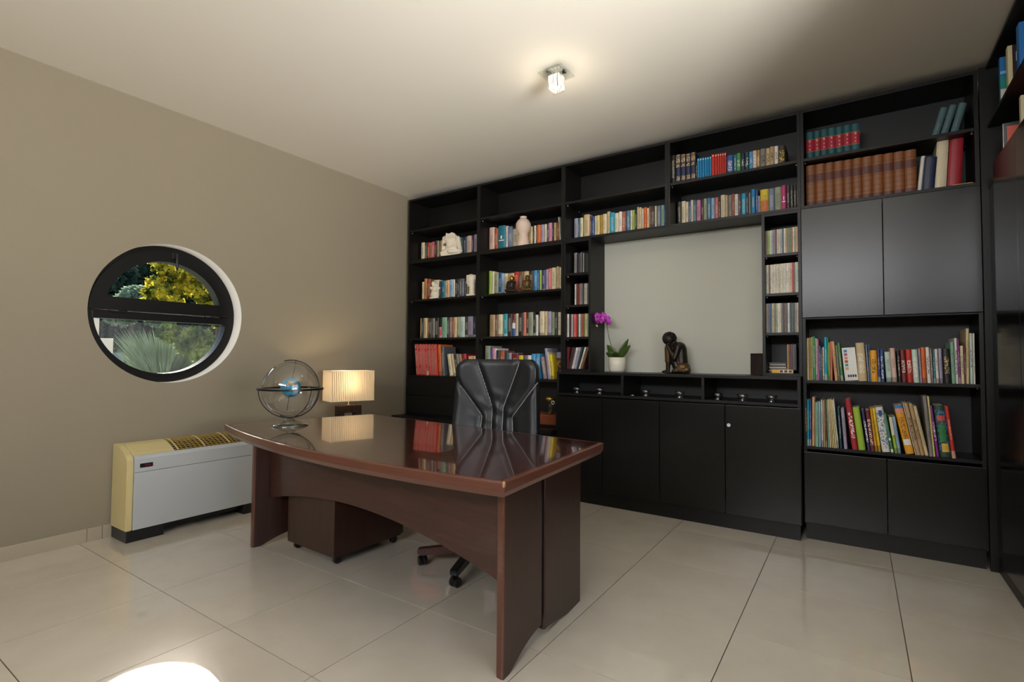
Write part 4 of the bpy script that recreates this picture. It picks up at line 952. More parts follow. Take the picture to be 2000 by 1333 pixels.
ROWS = [
 ('a1',4.05,2.19,0.13,'-3.9035,0.0501,0.217,0,cream,;-3.8525,0.0318,0.212,0,dark green,;-3.8198,0.0327,0.21,0,red,;-3.7862,0.0325,0.206,0,tan,;-3.7528,0.0393,0.208,0,rose,;-3.7126,0.0343,0.217,0,dark brown,;-3.6774,0.0226,0.213,0,cream,;-3.6539,0.0259,0.208,0,olive,;-3.6271,0.0394,0.206,0,sand,;-3.5868,0.0448,0.201,0,sand,;-3.5411,0.0555,0.203,0,brown,;-3.4847,0.0659,0.204,0,tan,;-3.4179,0.0758,0.208,0,grey,;-3.3412,0.0188,0.206,0,dark teal,;-3.3215,0.0359,0.207,0,navy,;-3.2847,0.0186,0.208,0,light blue,;-3.2652,0.0545,0.21,0,blush,;-3.2098,0.0236,0.208,0,plum,;-3.1853,0.0515,0.214,0,lilac,'),
 ('a2',4.06,1.769,0.13,'-3.8933,0.0295,0.212,0,sand,;-3.8629,0.0353,0.246,0,light brown,;-3.8266,0.0493,0.237,0,rust,;-3.7765,0.0581,0.224,0,brown,;-3.7174,0.069,0.218,0,cream,;-3.6476,0.0224,0.202,0,navy,;-3.6243,0.0541,0.203,0,teal,;-3.5693,0.0265,0.202,0,cream,;-3.5419,0.0364,0.203,0,peach,;-3.5046,0.0472,0.207,0,light blue,;-3.4564,0.0182,0.206,0,white,;-3.4374,0.0378,0.206,0,black,;-3.3986,0.0234,0.204,0,charcoal,;-3.3743,0.0298,0.206,0,slate,;-3.3437,0.0317,0.205,0,grey blue,;-3.3111,0.0368,0.205,0,black,;-3.2733,0.026,0.202,0,olive,;-3.2465,0.0521,0.199,0,tan,;-3.1935,0.0515,0.194,0,grey,'),
 ('a3',4.05,1.366,0.13,'-3.8984,0.0115,0.222,0,tan,;-3.886,0.027,0.222,0,black,;-3.8581,0.0494,0.222,0,sand,;-3.8078,0.0348,0.216,0,brown,;-3.772,0.0404,0.215,0,charcoal,;-3.7307,0.0343,0.216,0,grey,;-3.6955,0.0513,0.218,0,black,;-3.6434,0.0507,0.218,0,rose,;-3.5917,0.067,0.218,0,mint,;-3.5238,0.0273,0.216,0,black,;-3.4957,0.0327,0.217,0,mauve,;-3.4621,0.0324,0.216,0,rust,;-3.4288,0.0376,0.214,0,sand,;-3.3903,0.0319,0.216,0,sage,;-3.3574,0.0638,0.215,0,pale mint,;-3.2927,0.0471,0.213,0,charcoal,;-3.2447,0.0623,0.215,0,lilac,;-3.1815,0.0305,0.213,0,navy,;-3.1501,0.018,0.214,0,cream,'),
 ('a4',3.97,0.978,0.21,'-3.8733,0.0468,0.327,-5.6,red,W;-3.8235,0.044,0.326,-5.6,red,W;-3.7766,0.0424,0.326,-5.7,red,W;-3.7312,0.0368,0.326,-5.7,red,W;-3.6886,0.0399,0.325,-5.7,red,W;-3.6463,0.0374,0.325,-5,red,W;-3.6079,0.0393,0.322,-4.4,red,W;-3.5663,0.0401,0.319,-4.2,orange,;-3.514,0.0391,0.298,-3.2,slate,;-3.4121,0.042,0.223,-9.9,cream,;-3.3648,0.0284,0.224,-10.2,sand,;-3.3306,0.0298,0.224,-9.7,charcoal,;-3.2978,0.0312,0.224,-9,grey,;-3.2589,0.0227,0.221,-9.6,tan,;-3.2297,0.0527,0.222,-9.2,crimson,;-3.1626,0.0325,0.203,-5.7,sand,;-3.1289,0.0308,0.205,-4.6,peach,;-3.0954,0.0291,0.203,-4.2,white,'),
 ('b1',4.04,2.19,0.13,'-2.9804,0.061,0.253,0,blush,;-2.9185,0.0387,0.238,0,rust,;-2.879,0.0846,0.257,0,teal,B;-2.7934,0.0328,0.245,0,white,;-2.7597,0.0543,0.231,0,grey blue,;-2.7045,0.0647,0.203,0,cream,;-2.6389,0.0473,0.199,0,tan,;-2.5907,0.054,0.196,0,grey,;-2.5358,0.0533,0.2,0,sand,;-2.4816,0.0101,0.2,0,dark green,;-2.4706,0.0198,0.205,0,white,;-2.4498,0.0144,0.205,0,black,;-2.4345,0.0372,0.203,0,orange,;-2.3964,0.0369,0.202,0,lilac,;-2.3586,0.0228,0.203,0,cream,;-2.3349,0.0226,0.202,0,dark teal,;-2.3114,0.0362,0.205,0,pink,;-2.2743,0.0138,0.205,0,navy,;-2.2596,0.0231,0.202,0,pale yellow,;-2.2356,0.0179,0.203,0,brown,;-2.2168,0.0145,0.203,0,rust,;-2.1973,0.0127,0.248,-4.1,white,'),
 ('b2',4.04,1.769,0.13,'-2.9808,0.0312,0.247,0,lime,;-2.9487,0.027,0.241,0,cream,;-2.9207,0.0483,0.217,0,sage,;-2.8715,0.0382,0.221,0,blue,;-2.8325,0.033,0.21,0,light blue,;-2.7985,0.0375,0.207,0,cream,;-2.7601,0.07,0.206,0,tan,;-2.6892,0.0532,0.213,0,red,;-2.635,0.0562,0.208,0,brown,;-2.5779,0.0537,0.207,0,sand,;-2.5233,0.0486,0.206,0,dark brown,;-2.4738,0.0436,0.209,0,sky blue,;-2.4293,0.0213,0.206,0,blue,;-2.4071,0.0212,0.204,0,lime,;-2.385,0.0384,0.202,0,indigo,;-2.3456,0.0338,0.206,0,lilac,;-2.311,0.0292,0.21,0,rose,;-2.2808,0.0459,0.214,0,cream,;-2.2341,0.0287,0.222,0,sand,;-2.2045,0.0302,0.212,0,cream,'),
 ('b3',4.05,1.366,0.13,'-2.9736,0.0635,0.22,0,tan,;-2.9091,0.0287,0.218,0,brown,;-2.8795,0.0526,0.22,0,cream,;-2.826,0.0186,0.221,0,mint,;-2.8066,0.0423,0.222,0,turquoise,;-2.7634,0.0512,0.22,0,dark brown,;-2.7112,0.0321,0.219,0,maroon,;-2.6783,0.0133,0.218,0,white,;-2.664,0.0225,0.22,0,cream,;-2.6406,0.0498,0.222,0,black,;-2.5899,0.0312,0.228,0,salmon,;-2.5578,0.0292,0.223,0,dark brown,;-2.5277,0.0503,0.225,0,sage,;-2.4765,0.0215,0.222,0,black,;-2.4541,0.0276,0.199,0,white,;-2.4256,0.0195,0.221,0,black,;-2.4051,0.0472,0.229,0,cream,;-2.3571,0.0295,0.227,0,sand,;-2.3266,0.0378,0.224,0,lilac,;-2.2879,0.0375,0.215,0,sage,;-2.2496,0.0304,0.213,0,dark green,;-2.2182,0.031,0.212,0,cream,'),
 ('b4',3.98,0.978,0.2,'-2.9728,0.0581,0.303,0,sage,;-2.9138,0.0159,0.287,0,blue,;-2.897,0.0264,0.283,0,pink,;-2.8696,0.0263,0.279,0,white,;-2.8425,0.0394,0.259,0,navy,;-2.8022,0.0512,0.255,0,rust,;-2.75,0.0413,0.24,0,dark teal,;-2.7078,0.0409,0.236,0,lilac,;-2.6659,0.0768,0.228,0,maroon,;-2.5882,0.0443,0.213,0,yellow,;-2.5431,0.0438,0.213,0,slate,;-2.4984,0.0477,0.213,0,white,;-2.4498,0.0428,0.226,0,sky blue,;-2.406,0.0398,0.228,0,sky blue,;-2.3265,0.0369,0.199,-10,mauve,;-2.2828,0.0285,0.276,-7.6,lilac,;-2.2527,0.0147,0.241,-7.9,cream,;-2.237,0.0273,0.221,-8,yellow,'),
 ('c1',4.05,2.195,0.13,'-2.057,0.0371,0.206,0,lilac,;-2.0191,0.0144,0.206,0,teal,;-2.0038,0.0292,0.206,0,cream,;-1.9737,0.009,0.203,0,brown,;-1.9638,0.056,0.225,0,sand,;-1.9069,0.0176,0.206,0,plum,;-1.8884,0.0226,0.2,0,blue,;-1.865,0.0232,0.203,0,cream,;-1.8409,0.028,0.202,0,pale yellow,;-1.812,0.0243,0.202,0,mustard,;-1.7869,0.0346,0.207,0,cream,;-1.7513,0.0309,0.223,0,sand,;-1.7196,0.0409,0.206,0,cyan,;-1.6777,0.0337,0.197,0,cream,;-1.6431,0.0286,0.205,0,white,;-1.6136,0.0277,0.201,0,terracotta,;-1.5849,0.0095,0.201,0,brown,;-1.5746,0.0328,0.201,0,steel blue,;-1.5409,0.016,0.202,0,cream,;-1.524,0.0225,0.202,0,lime,;-1.5006,0.0191,0.2,0,black,;-1.4806,0.0092,0.22,0,cream,;-1.4705,0.0254,0.214,0,sand,;-1.4442,0.0175,0.201,0,white,;-1.4258,0.0264,0.204,0,orange,;-1.3984,0.0154,0.197,0,cream,;-1.3822,0.014,0.211,0,brown,;-1.3672,0.0165,0.209,0,plum,;-1.3498,0.0139,0.207,0,black,;-1.335,0.0164,0.204,0,cream,;-1.3177,0.0306,0.202,0,grey blue,;-1.2862,0.0273,0.204,0,mint,;-1.258,0.0209,0.2,0,blue,'),
 ('d1',3.95,2.51,0.2,'-1.1706,0.0331,0.229,0,black,;-1.1367,0.0383,0.229,0,navy,G;-1.0975,0.0378,0.224,0,navy,G;-1.0588,0.0347,0.221,0,navy,G;-1.0231,0.037,0.222,0,navy,G;-0.9852,0.0085,0.141,0,black,;-0.9758,0.017,0.167,0,azure,b;-0.958,0.0169,0.166,0,azure,b;-0.9402,0.0173,0.165,0,azure,b;-0.922,0.0167,0.164,0,azure,b;-0.9044,0.0156,0.163,0,azure,b;-0.8879,0.0155,0.163,0,azure,b;-0.8716,0.0216,0.175,0,red,b;-0.8491,0.0174,0.173,0,red,b;-0.8308,0.0157,0.172,0,red,b;-0.8142,0.0146,0.171,0,red,b;-0.7987,0.0146,0.17,0,red,b;-0.7832,0.0145,0.169,0,red,b;-0.7678,0.0458,0.144,0,blue,T;-0.7211,0.0216,0.142,0,teal,;-0.6986,0.0273,0.145,0,green,T;-0.6704,0.0252,0.139,0,navy,T;-0.6443,0.0259,0.144,0,dark teal,T;-0.6175,0.0257,0.142,0,sky blue,;-0.5909,0.0255,0.14,0,blush,T;-0.5645,0.0182,0.14,0,mustard,T;-0.5454,0.0368,0.144,0,grey,D;-0.5077,0.0248,0.142,0,sand,D;-0.482,0.0269,0.144,0,tan,D;-0.4541,0.0244,0.143,0,white,D;-0.4288,0.0422,0.141,0,dark brown,Y'),
 ('d2',4.07,2.195,0.125,'-1.1586,0.0307,0.211,0,charcoal,;-1.127,0.0304,0.212,0,cream,;-1.0956,0.0207,0.204,0,cream,;-1.0741,0.0183,0.204,0,blue,;-1.0548,0.0193,0.209,0,cream,;-1.0346,0.0198,0.206,0,teal,;-1.0139,0.0322,0.203,0,pink,;-0.9808,0.0211,0.203,0,dark brown,;-0.9588,0.0247,0.204,0,sage,;-0.9332,0.0277,0.204,0,steel blue,;-0.9045,0.0243,0.201,0,light blue,;-0.8793,0.0273,0.202,0,rose,;-0.8511,0.0151,0.198,0,black,;-0.8351,0.0322,0.211,0,cream,;-0.802,0.0159,0.207,0,sand,;-0.7852,0.0302,0.204,0,grey,;-0.7541,0.0157,0.207,0,rust,;-0.7375,0.0262,0.201,0,white,;-0.7104,0.017,0.199,0,plum,;-0.6925,0.0343,0.2,0,cyan,;-0.6573,0.0143,0.199,0,navy,;-0.6422,0.0166,0.196,0,grey,;-0.6246,0.0288,0.219,0,azure,;-0.5949,0.0164,0.214,0,blue,;-0.5776,0.0149,0.161,0,lilac,;-0.5619,0.0521,0.203,0,yellow,;-0.5089,0.0386,0.202,0,grey blue,;-0.4694,0.0437,0.206,0,sage,;-0.4248,0.0294,0.209,0,magenta,B;-0.3945,0.0223,0.207,0,charcoal,;-0.3714,0.0198,0.206,0,charcoal,;-0.3506,0.0175,0.203,0,charcoal,;-0.3323,0.0174,0.201,0,charcoal,'),
 ('e1',4,2.51,0.18,'-0.2644,0.0442,0.21,0,deep teal,R;-0.2194,0.0391,0.209,0,deep teal,R;-0.1793,0.0408,0.209,0,deep teal,R;-0.1376,0.0435,0.208,0,deep teal,R;-0.0933,0.0428,0.205,0,deep teal,R;-0.0496,0.0427,0.206,0,deep teal,R;-0.0059,0.0457,0.204,0,deep teal,R;0.3954,0.0347,0.198,15.1,slate teal,s;0.4359,0.0346,0.198,15.4,slate teal,s;0.4823,0.0363,0.199,14.5,slate teal,s'),
 ('e2',3.98,2.19,0.2,'-0.2656,0.0538,0.293,0,brown leather,L;-0.2109,0.055,0.292,0,brown leather,L;-0.155,0.0503,0.29,0,brown leather,L;-0.1038,0.0521,0.289,0,brown leather,L;-0.0508,0.0486,0.287,0,brown leather,L;-0.0013,0.0503,0.287,0,brown leather,L;0.0499,0.0544,0.286,0,brown leather,L;0.1053,0.0559,0.285,0,brown leather,L;0.162,0.0524,0.283,0,brown leather,L;0.2153,0.0538,0.282,0,brown leather,L;0.27,0.0551,0.281,0,brown leather,L;0.3259,0.0203,0.233,6,white,N;0.3473,0.0599,0.213,5,navy,N;0.4083,0.0554,0.315,3.4,cream,N;0.4682,0.0636,0.322,3.5,crimson,N'),
 ('e3',3.93,1.032,0.21,'-0.2807,0.01,0.278,0,olive,;-0.2698,0.0106,0.278,0,cream,;-0.2583,0.013,0.281,0,mustard,;-0.2444,0.0056,0.285,0,white,;-0.2379,0.0166,0.288,0,green,;-0.2205,0.0067,0.277,0,white,;-0.2128,0.0092,0.273,0,pink,;-0.2028,0.0116,0.227,0,blue,;-0.1903,0.0079,0.213,0,brown,;-0.1815,0.0091,0.218,0,cream,;-0.1716,0.0156,0.283,0,cyan,;-0.155,0.0072,0.28,0,green,;-0.1469,0.0066,0.248,0,lime,;-0.1395,0.0125,0.255,0,salmon,;-0.1147,0.0168,0.255,-4,peach,;-0.0969,0.0126,0.23,-3.6,grey,;-0.0818,0.014,0.244,-4.1,green,;0.0128,0.0443,0.243,-3.2,sand,T;0.0614,0.0089,0.232,-2.9,grey blue,;0.0712,0.0063,0.232,-1.7,steel blue,;0.0784,0.0338,0.196,-1.2,amber,D;0.1137,0.0138,0.206,-1.2,indigo,;0.1306,0.0151,0.201,-1.5,blue,T;0.1565,0.027,0.186,-2.9,pale mint,;0.1844,0.0246,0.209,-2.9,blush,;0.2144,0.0152,0.191,-2.3,black,;0.2328,0.0237,0.197,-2.4,maroon,T;0.2588,0.0283,0.2,-2.2,red,T;0.2887,0.0272,0.2,-2.4,pale mint,T;0.3193,0.0103,0.206,-2.2,lilac,;0.3305,0.0208,0.213,-1.9,orange,;0.3546,0.0172,0.214,-2,white,D;0.3726,0.0091,0.207,-1.7,mauve,;0.3835,0.0086,0.203,-1.4,teal,;0.3943,0.0144,0.203,-1.7,white,;0.4111,0.0161,0.206,-1.5,lilac,;0.4297,0.0316,0.203,-1.6,black,G;0.4655,0.0164,0.244,-1.3,mint,;0.4837,0.0123,0.266,-1,white,D;0.498,0.008,0.262,-1.1,purple,;0.5074,0.0134,0.221,-0.7,cream,D;0.5217,0.0062,0.221,-0.2,maroon,;0.5288,0.0139,0.321,0.6,sand,;0.5472,0.0125,0.293,0,pale mint,D;0.5606,0.0078,0.292,0,white,'),
 ('e4',3.9,0.602,0.22,'-0.283,0.0093,0.317,0.2,dark green,G;-0.2725,0.0104,0.303,0.4,cyan,;-0.2602,0.0104,0.306,0.4,blue,;-0.2463,0.0149,0.319,0.7,peach,;-0.228,0.0193,0.288,0.3,mint,;-0.2064,0.0114,0.293,-0.1,light blue,;-0.192,0.0087,0.305,-0.2,white,;-0.1813,0.0113,0.301,-0.5,tan,;-0.167,0.0065,0.306,-0.9,brown,;-0.1564,0.0071,0.305,-1.2,mint,;-0.147,0.0079,0.309,-1.7,cream,;-0.1364,0.0076,0.308,-2.3,sand,;-0.1258,0.0076,0.312,-2.9,pale yellow,;-0.1153,0.0076,0.307,-3.6,cream,;-0.1049,0.0075,0.311,-4.2,white,;-0.0921,0.0133,0.257,-2.7,dark teal,;-0.0691,0.018,0.256,-3.5,lilac,;-0.0265,0.0312,0.318,-6.6,crimson,T;0.0079,0.0352,0.267,-6.5,lime,N;0.0544,0.0139,0.252,-7,indigo,T;0.0697,0.021,0.253,-5.8,maroon,T;0.0916,0.0132,0.264,-5.3,amber,;0.1076,0.0139,0.269,-5.9,yellow,;0.1276,0.0387,0.274,-6.9,white,C;0.1712,0.013,0.237,-8.4,green,C;0.1884,0.0153,0.218,-6.9,lime,;0.2047,0.0155,0.222,-6.8,light blue,;0.2429,0.04,0.293,-10.7,amber,D;0.2878,0.0039,0.311,-10.6,white,;0.2934,0.0184,0.31,-10.7,tan,D;0.3131,0.0188,0.308,-10.2,tan,D;0.334,0.0167,0.294,-10.4,sand,;0.3533,0.0172,0.353,-4.5,grey,;0.3715,0.0092,0.352,-4,pale yellow,;0.3855,0.0133,0.3,-5.4,purple,T;0.4027,0.0508,0.301,-5,dark green,P;0.4555,0.017,0.299,-5.7,red,'),
 ('f1',4.03,1.892,0.14,'-2.045,0.0132,0.198,0,grey,;-2.0309,0.0096,0.2,0,lilac,;-2.0204,0.0113,0.187,0,black,;-2.0082,0.0155,0.191,0,charcoal,;-1.9918,0.0101,0.193,0,slate,;-1.9809,0.0124,0.199,0,grey,;-1.9676,0.0082,0.19,0,black,;-1.9584,0.007,0.189,0,white,;-1.9505,0.0141,0.183,0,black,;-1.9355,0.0198,0.183,0,dark green,;-1.9148,0.0168,0.181,0,black,'),
 ('f2',4.03,1.62,0.14,'-2.0381,0.0131,0.196,0,white,;-2.024,0.0113,0.198,0,brown,;-2.0118,0.0125,0.195,0,maroon,;-1.9985,0.0112,0.196,0,rust,;-1.9863,0.0142,0.198,0,lilac,;-1.9713,0.0123,0.197,0,grey,;-1.958,0.01,0.193,0,dark green,;-1.9472,0.014,0.195,0,cream,;-1.9322,0.0122,0.194,0,white,;-1.9191,0.0128,0.194,0,slate,;-1.9055,0.0092,0.194,0,plum,'),
 ('f3',3.93,1.348,0.14,'-2.0691,0.0113,0.197,0,brown,;-2.0569,0.0154,0.198,0,white,;-2.0406,0.01,0.196,0,black,;-2.0297,0.0123,0.195,0,plum,;-2.0165,0.0088,0.195,0,white,;-2.0068,0.0093,0.193,0,slate,;-1.9965,0.021,0.194,0,rose,;-1.9747,0.0127,0.193,0,red,;-1.961,0.011,0.194,0,charcoal,;-1.9492,0.0138,0.194,0,white,;-1.9344,0.012,0.194,0,grey,;-1.9215,0.0097,0.194,0,rust,;-1.9109,0.0108,0.194,0,brown,;-1.8992,0.0097,0.194,0,olive,;-1.8886,0.0147,0.195,0,sand,;-1.873,0.0124,0.194,0,mint,;-1.8597,0.0118,0.195,0,charcoal,'),
 ('f4',3.94,1.075,0.14,'-2.0707,0.0186,0.187,3,maroon,;-2.0511,0.0135,0.186,11.1,charcoal,;-2.0364,0.0143,0.185,12.7,plum,;-2.0209,0.017,0.186,13.7,white,;-2.0025,0.0253,0.186,13.9,lilac,;-1.9756,0.0187,0.188,13.4,dark green,;-1.9537,0.0117,0.192,17,white,;-1.9399,0.0182,0.193,19,brown,'),
 ('g1',3.94,1.89,0.14,'-0.5184,0.0101,0.172,0,brown,;-0.5074,0.01,0.173,0,olive,;-0.4965,0.01,0.173,0,lime,;-0.4856,0.01,0.173,0,white,;-0.4747,0.0099,0.174,0,lilac,;-0.4639,0.0099,0.174,0,grey,;-0.4531,0.0099,0.174,0,plum,;-0.4424,0.0098,0.175,0,blush,;-0.4317,0.0098,0.175,0,sand,;-0.421,0.0098,0.175,0,light blue,;-0.4103,0.0097,0.175,0,slate,;-0.3997,0.0097,0.176,0,white,;-0.3891,0.0097,0.176,0,mustard,;-0.3786,0.0096,0.176,0,grey,;-0.368,0.0096,0.177,0,green,;-0.3576,0.0096,0.177,0,rust,;-0.3471,0.0095,0.177,0,cream,;-0.3367,0.0095,0.178,0,sage,;-0.3263,0.0095,0.178,0,peach,;-0.316,0.0094,0.178,0,indigo,'),
 ('g2',3.94,1.62,0.14,'-0.5166,0.0096,0.202,0,sage,;-0.5062,0.0095,0.203,0,cream,;-0.4957,0.0095,0.203,0,brown,;-0.4853,0.0095,0.203,0,white,;-0.475,0.0094,0.203,0,cream,;-0.4647,0.0094,0.204,0,white,;-0.4544,0.0094,0.204,0,cream,;-0.4441,0.0093,0.204,0,white,;-0.4339,0.0093,0.204,0,sand,;-0.4237,0.0093,0.204,0,white,;-0.4135,0.0092,0.205,0,cream,;-0.4034,0.0092,0.205,0,white,;-0.3933,0.0092,0.205,0,cream,;-0.3832,0.0091,0.205,0,white,;-0.3732,0.0091,0.205,0,cream,;-0.3631,0.0091,0.206,0,blush,;-0.3532,0.0091,0.206,0,red,;-0.3432,0.009,0.206,0,brown,;-0.3333,0.009,0.206,0,pale mint,;-0.3234,0.009,0.206,0,cream,'),
 ('g3',3.94,1.351,0.14,'-0.5209,0.0102,0.204,0,tan,;-0.5098,0.0101,0.203,0,grey,;-0.4988,0.0101,0.203,0,slate,;-0.4879,0.01,0.203,0,blue,;-0.4769,0.01,0.203,0,sand,;-0.466,0.01,0.203,0,olive,;-0.4551,0.0099,0.202,0,sage,;-0.4443,0.0099,0.202,0,white,;-0.4335,0.0099,0.202,0,cream,;-0.4227,0.0098,0.202,0,grey,;-0.412,0.0098,0.202,0,charcoal,;-0.4013,0.0098,0.201,0,brown,;-0.3906,0.0097,0.201,0,slate,;-0.38,0.0097,0.201,0,white,;-0.3694,0.0097,0.201,0,dark teal,;-0.3588,0.0096,0.2,0,slate,;-0.3483,0.0096,0.2,0,charcoal,;-0.3378,0.0096,0.2,0,sage,;-0.3273,0.0095,0.2,0,blush,;-0.3169,0.0095,0.2,0,white,'),
 ('g4',3.99,1.094,0.14,'-0.3931,0.0108,0.177,0,mustard,;-0.3815,0.0099,0.177,0,maroon,;-0.3707,0.0119,0.177,0,plum,;-0.3578,0.0111,0.177,0,slate,;-0.3459,0.0094,0.178,0,charcoal,'),
]

# ------------------------------------------------------------------ ornaments on the shelves
def ornament(name, label, cat, loc, rz=0): return thing(name, label, cat, loc, rz)
# broken plaster torso with crossed arms
o = ornament('plaster_torso', 'white plaster torso with folded arms among the top books of leftmost bay', 'sculpture', (-3.40, 3.965, 2.1923), 0.35)
bm = bmesh.new()
capsule(bm, (0.0, 0, 0.03), (-0.004, 0, 0.15), 0.058, 0.060)
ellipsoid(bm, (-0.006, 0.0, 0.175), (0.082, 0.046, 0.058)); ellipsoid(bm, (-0.03, -0.028, 0.165), (0.034, 0.024, 0.030)); ellipsoid(bm, (0.03, -0.028, 0.165), (0.034, 0.024, 0.030))
prism(bm, [(-0.055, 0.19), (-0.052, 0.238), (-0.02, 0.228), (0.012, 0.242), (0.046, 0.226), (0.056, 0.19)], 'y', -0.03, 0.03)
capsule(bm, (-0.076, 0.0, 0.19), (-0.080, -0.01, 0.07), 0.022, 0.026); capsule(bm, (0.070, 0.0, 0.185), (0.098, -0.02, 0.05), 0.022, 0.026)
capsule(bm, (-0.088, -0.03, 0.030), (0.052, -0.062, 0.088), 0.024, 0.016); capsule(bm, (0.102, -0.03, 0.045), (0.0, -0.066, 0.040), 0.027, 0.018)
for q in range(4): capsule(bm, (0.045, -0.064, 0.080-q*0.010), (0.078, -0.058, 0.088-q*0.012), 0.0065, 0.005)
box(bm, -0.095, 0.105, -0.05, 0.04, 0.0, 0.022)
blended(link('body', to_mesh(bm, 'body', M_PLASTER, True), o), 0.005, 2)
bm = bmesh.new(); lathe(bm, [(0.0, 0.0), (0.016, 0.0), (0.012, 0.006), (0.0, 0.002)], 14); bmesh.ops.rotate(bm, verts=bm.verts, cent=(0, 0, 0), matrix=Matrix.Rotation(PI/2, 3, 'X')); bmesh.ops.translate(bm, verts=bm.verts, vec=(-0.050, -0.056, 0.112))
link('hollow_shade', to_mesh(bm, 'hollow_shade', mat('painted_hollow_shade', rgb(120, 92, 74), 0.8)), o)  # dark disc whose colour stands in for the shade of a hollow
# embracing pair
o = ornament('plaster_couple', 'small white plaster embracing pair on second book row of leftmost bay', 'sculpture', (-3.635, 3.985, 1.7693), 0.4)
bm = bmesh.new()
ellipsoid(bm, (0, 0, 0.05), (0.048, 0.034, 0.055)); ellipsoid(bm, (0.004, 0, 0.105), (0.044, 0.03, 0.05)); ellipsoid(bm, (-0.016, -0.004, 0.165), (0.022, 0.022, 0.026)); ellipsoid(bm, (0.022, 0.002, 0.148), (0.02, 0.02, 0.024))
capsule(bm, (-0.04, -0.01, 0.12), (0.02, -0.034, 0.09), 0.016, 0.012); capsule(bm, (0.045, 0, 0.12), (0.0, -0.032, 0.115), 0.015, 0.012); box(bm, -0.045, 0.045, -0.03, 0.03, 0, 0.02)
blended(link('body', to_mesh(bm, 'body', M_PLASTER, True), o), 0.005, 3)
# smooth stone head
o = ornament('plaster_bust', 'smooth white plaster head on a slim neck against the first bay divider', 'sculpture', (-3.145, 3.975, 1.7693), 0.3)
bm = bmesh.new()
box(bm, -0.04, 0.05, -0.035, 0.035, 0, 0.02, 0); capsule(bm, (0.008, 0, 0.01), (0.012, 0, 0.10), 0.032, 0.034); ellipsoid(bm, (0.0, -0.004, 0.155), (0.052, 0.045, 0.068)); box(bm, -0.046, 0.055, -0.03, 0.035, 0.16, 0.212, 0, 0.01)
capsule(bm, (-0.004, -0.046, 0.175), (-0.004, -0.054, 0.145), 0.006, 0.009)
blended(link('body', to_mesh(bm, 'body', M_PLASTER, True), o), 0.005, 3)
# vase
bm = bmesh.new(); lathe(bm, [(0.0, 0.0), (0.062, 0.0), (0.064, 0.004), (0.054, 0.05), (0.045, 0.095), (0.042, 0.112), (0.050, 0.130), (0.064, 0.155), (0.071, 0.185), (0.068, 0.215), (0.052, 0.243), (0.034, 0.256), (0.030, 0.262), (0.032, 0.272), (0.033, 0.278), (0.026, 0.278), (0.024, 0.262), (0.0, 0.255)], 40)
tag(link('vase', to_mesh(bm, 'vase', M_TERRAC, True), None, (-2.535, 3.965, 2.1923)), 'pale pink waisted ceramic vase on the first book row of second bay', 'vase')
# two bronze monks
for x, lb, s in ((-2.655, 'dark bronze figurine with gold face, nearer the wall, in second bay', 1.0), (-2.485, 'plain brown bronze figurine, nearer the disc tower, in second bay', 0.96)):
    o = ornament('bronze_figurine', lb, 'figurine', (x, 3.955, 1.7693), 0.4); o['group'] = 'bronze figurines'
    bm = bmesh.new()
    ellipsoid(bm, (0, 0, 0.03*s), (0.046*s, 0.04*s, 0.03*s)); ellipsoid(bm, (0, 0, 0.075*s), (0.037*s, 0.03*s, 0.045*s)); capsule(bm, (-0.032*s, -0.005, 0.10*s), (-0.04*s, -0.03, 0.05*s), 0.013, 0.011)
    capsule(bm, (0.032*s, -0.005, 0.10*s), (0.03*s, -0.03, 0.06*s), 0.013, 0.011); capsule(bm, (-0.045*s, -0.02, 0.02), (0.04*s, -0.035, 0.018), 0.017, 0.017); box(bm, -0.045, 0.045, -0.03, 0.03, 0, 0.012)
    ellipsoid(bm, (0.004, 0, 0.135*s), (0.023*s, 0.022*s, 0.027*s))
    blended(link('body', to_mesh(bm, 'body', M_BRONZE if s == 1.0 else M_GILT, True), o), 0.005, 3)
    if s == 1.0:
        bm = bmesh.new(); ellipsoid(bm, (0.004, -0.012, 0.135), (0.017, 0.014, 0.021), None, 16, 10); link('gilt_face', to_mesh(bm, 'gilt_face', mat('bright_gilt', rgb(206, 150, 40), 0.3, 0.8), True), o)
# lantern on a wooden box in the lower second bay
tag(bx('wooden_box', None, M_BROWNBOX, -2.44, -2.115, 3.90, 4.15, 0.5895, 0.675, 0.003), 'red-brown wooden box on the base cabinet beside the chair', 'box')
o = ornament('gilt_lantern', 'small gilt and glass lantern standing on the red-brown box', 'lantern', (-2.262, 4.0, 0.6755))
bm = bmesh.new(); lathe(bm, [(0.0, 0.0), (0.034, 0.0), (0.036, 0.006), (0.026, 0.014), (0.022, 0.022), (0.0, 0.022)], 20); link('base', to_mesh(bm, 'base', M_GILT, True), o)
bm = bmesh.new(); lathe(bm, [(0.021, 0.0225), (0.024, 0.05), (0.021, 0.10), (0.019, 0.10), (0.022, 0.05), (0.019, 0.0225)], 20, caps=False); link('chimney', to_mesh(bm, 'chimney', M_CLEAR, True), o)
bm = bmesh.new(); lathe(bm, [(0.0, 0.1005), (0.03, 0.1005), (0.046, 0.118), (0.048, 0.135), (0.036, 0.148), (0.012, 0.155), (0.0, 0.156)], 20); link('cap', to_mesh(bm, 'cap', mat('worn_gilt', rgb(190, 160, 90), 0.3, 0.9, var=0.5, scale=60), True), o)
bm = bmesh.new(); tube(bm, [(0.045+0.014*math.cos(t*PI/8), -0.03, 0.10+0.014*math.sin(t*PI/8)) for t in range(16)], 0.004, 8, closed=True); link('ring_handle', to_mesh(bm, 'ring_handle', M_WHITE, True), o)
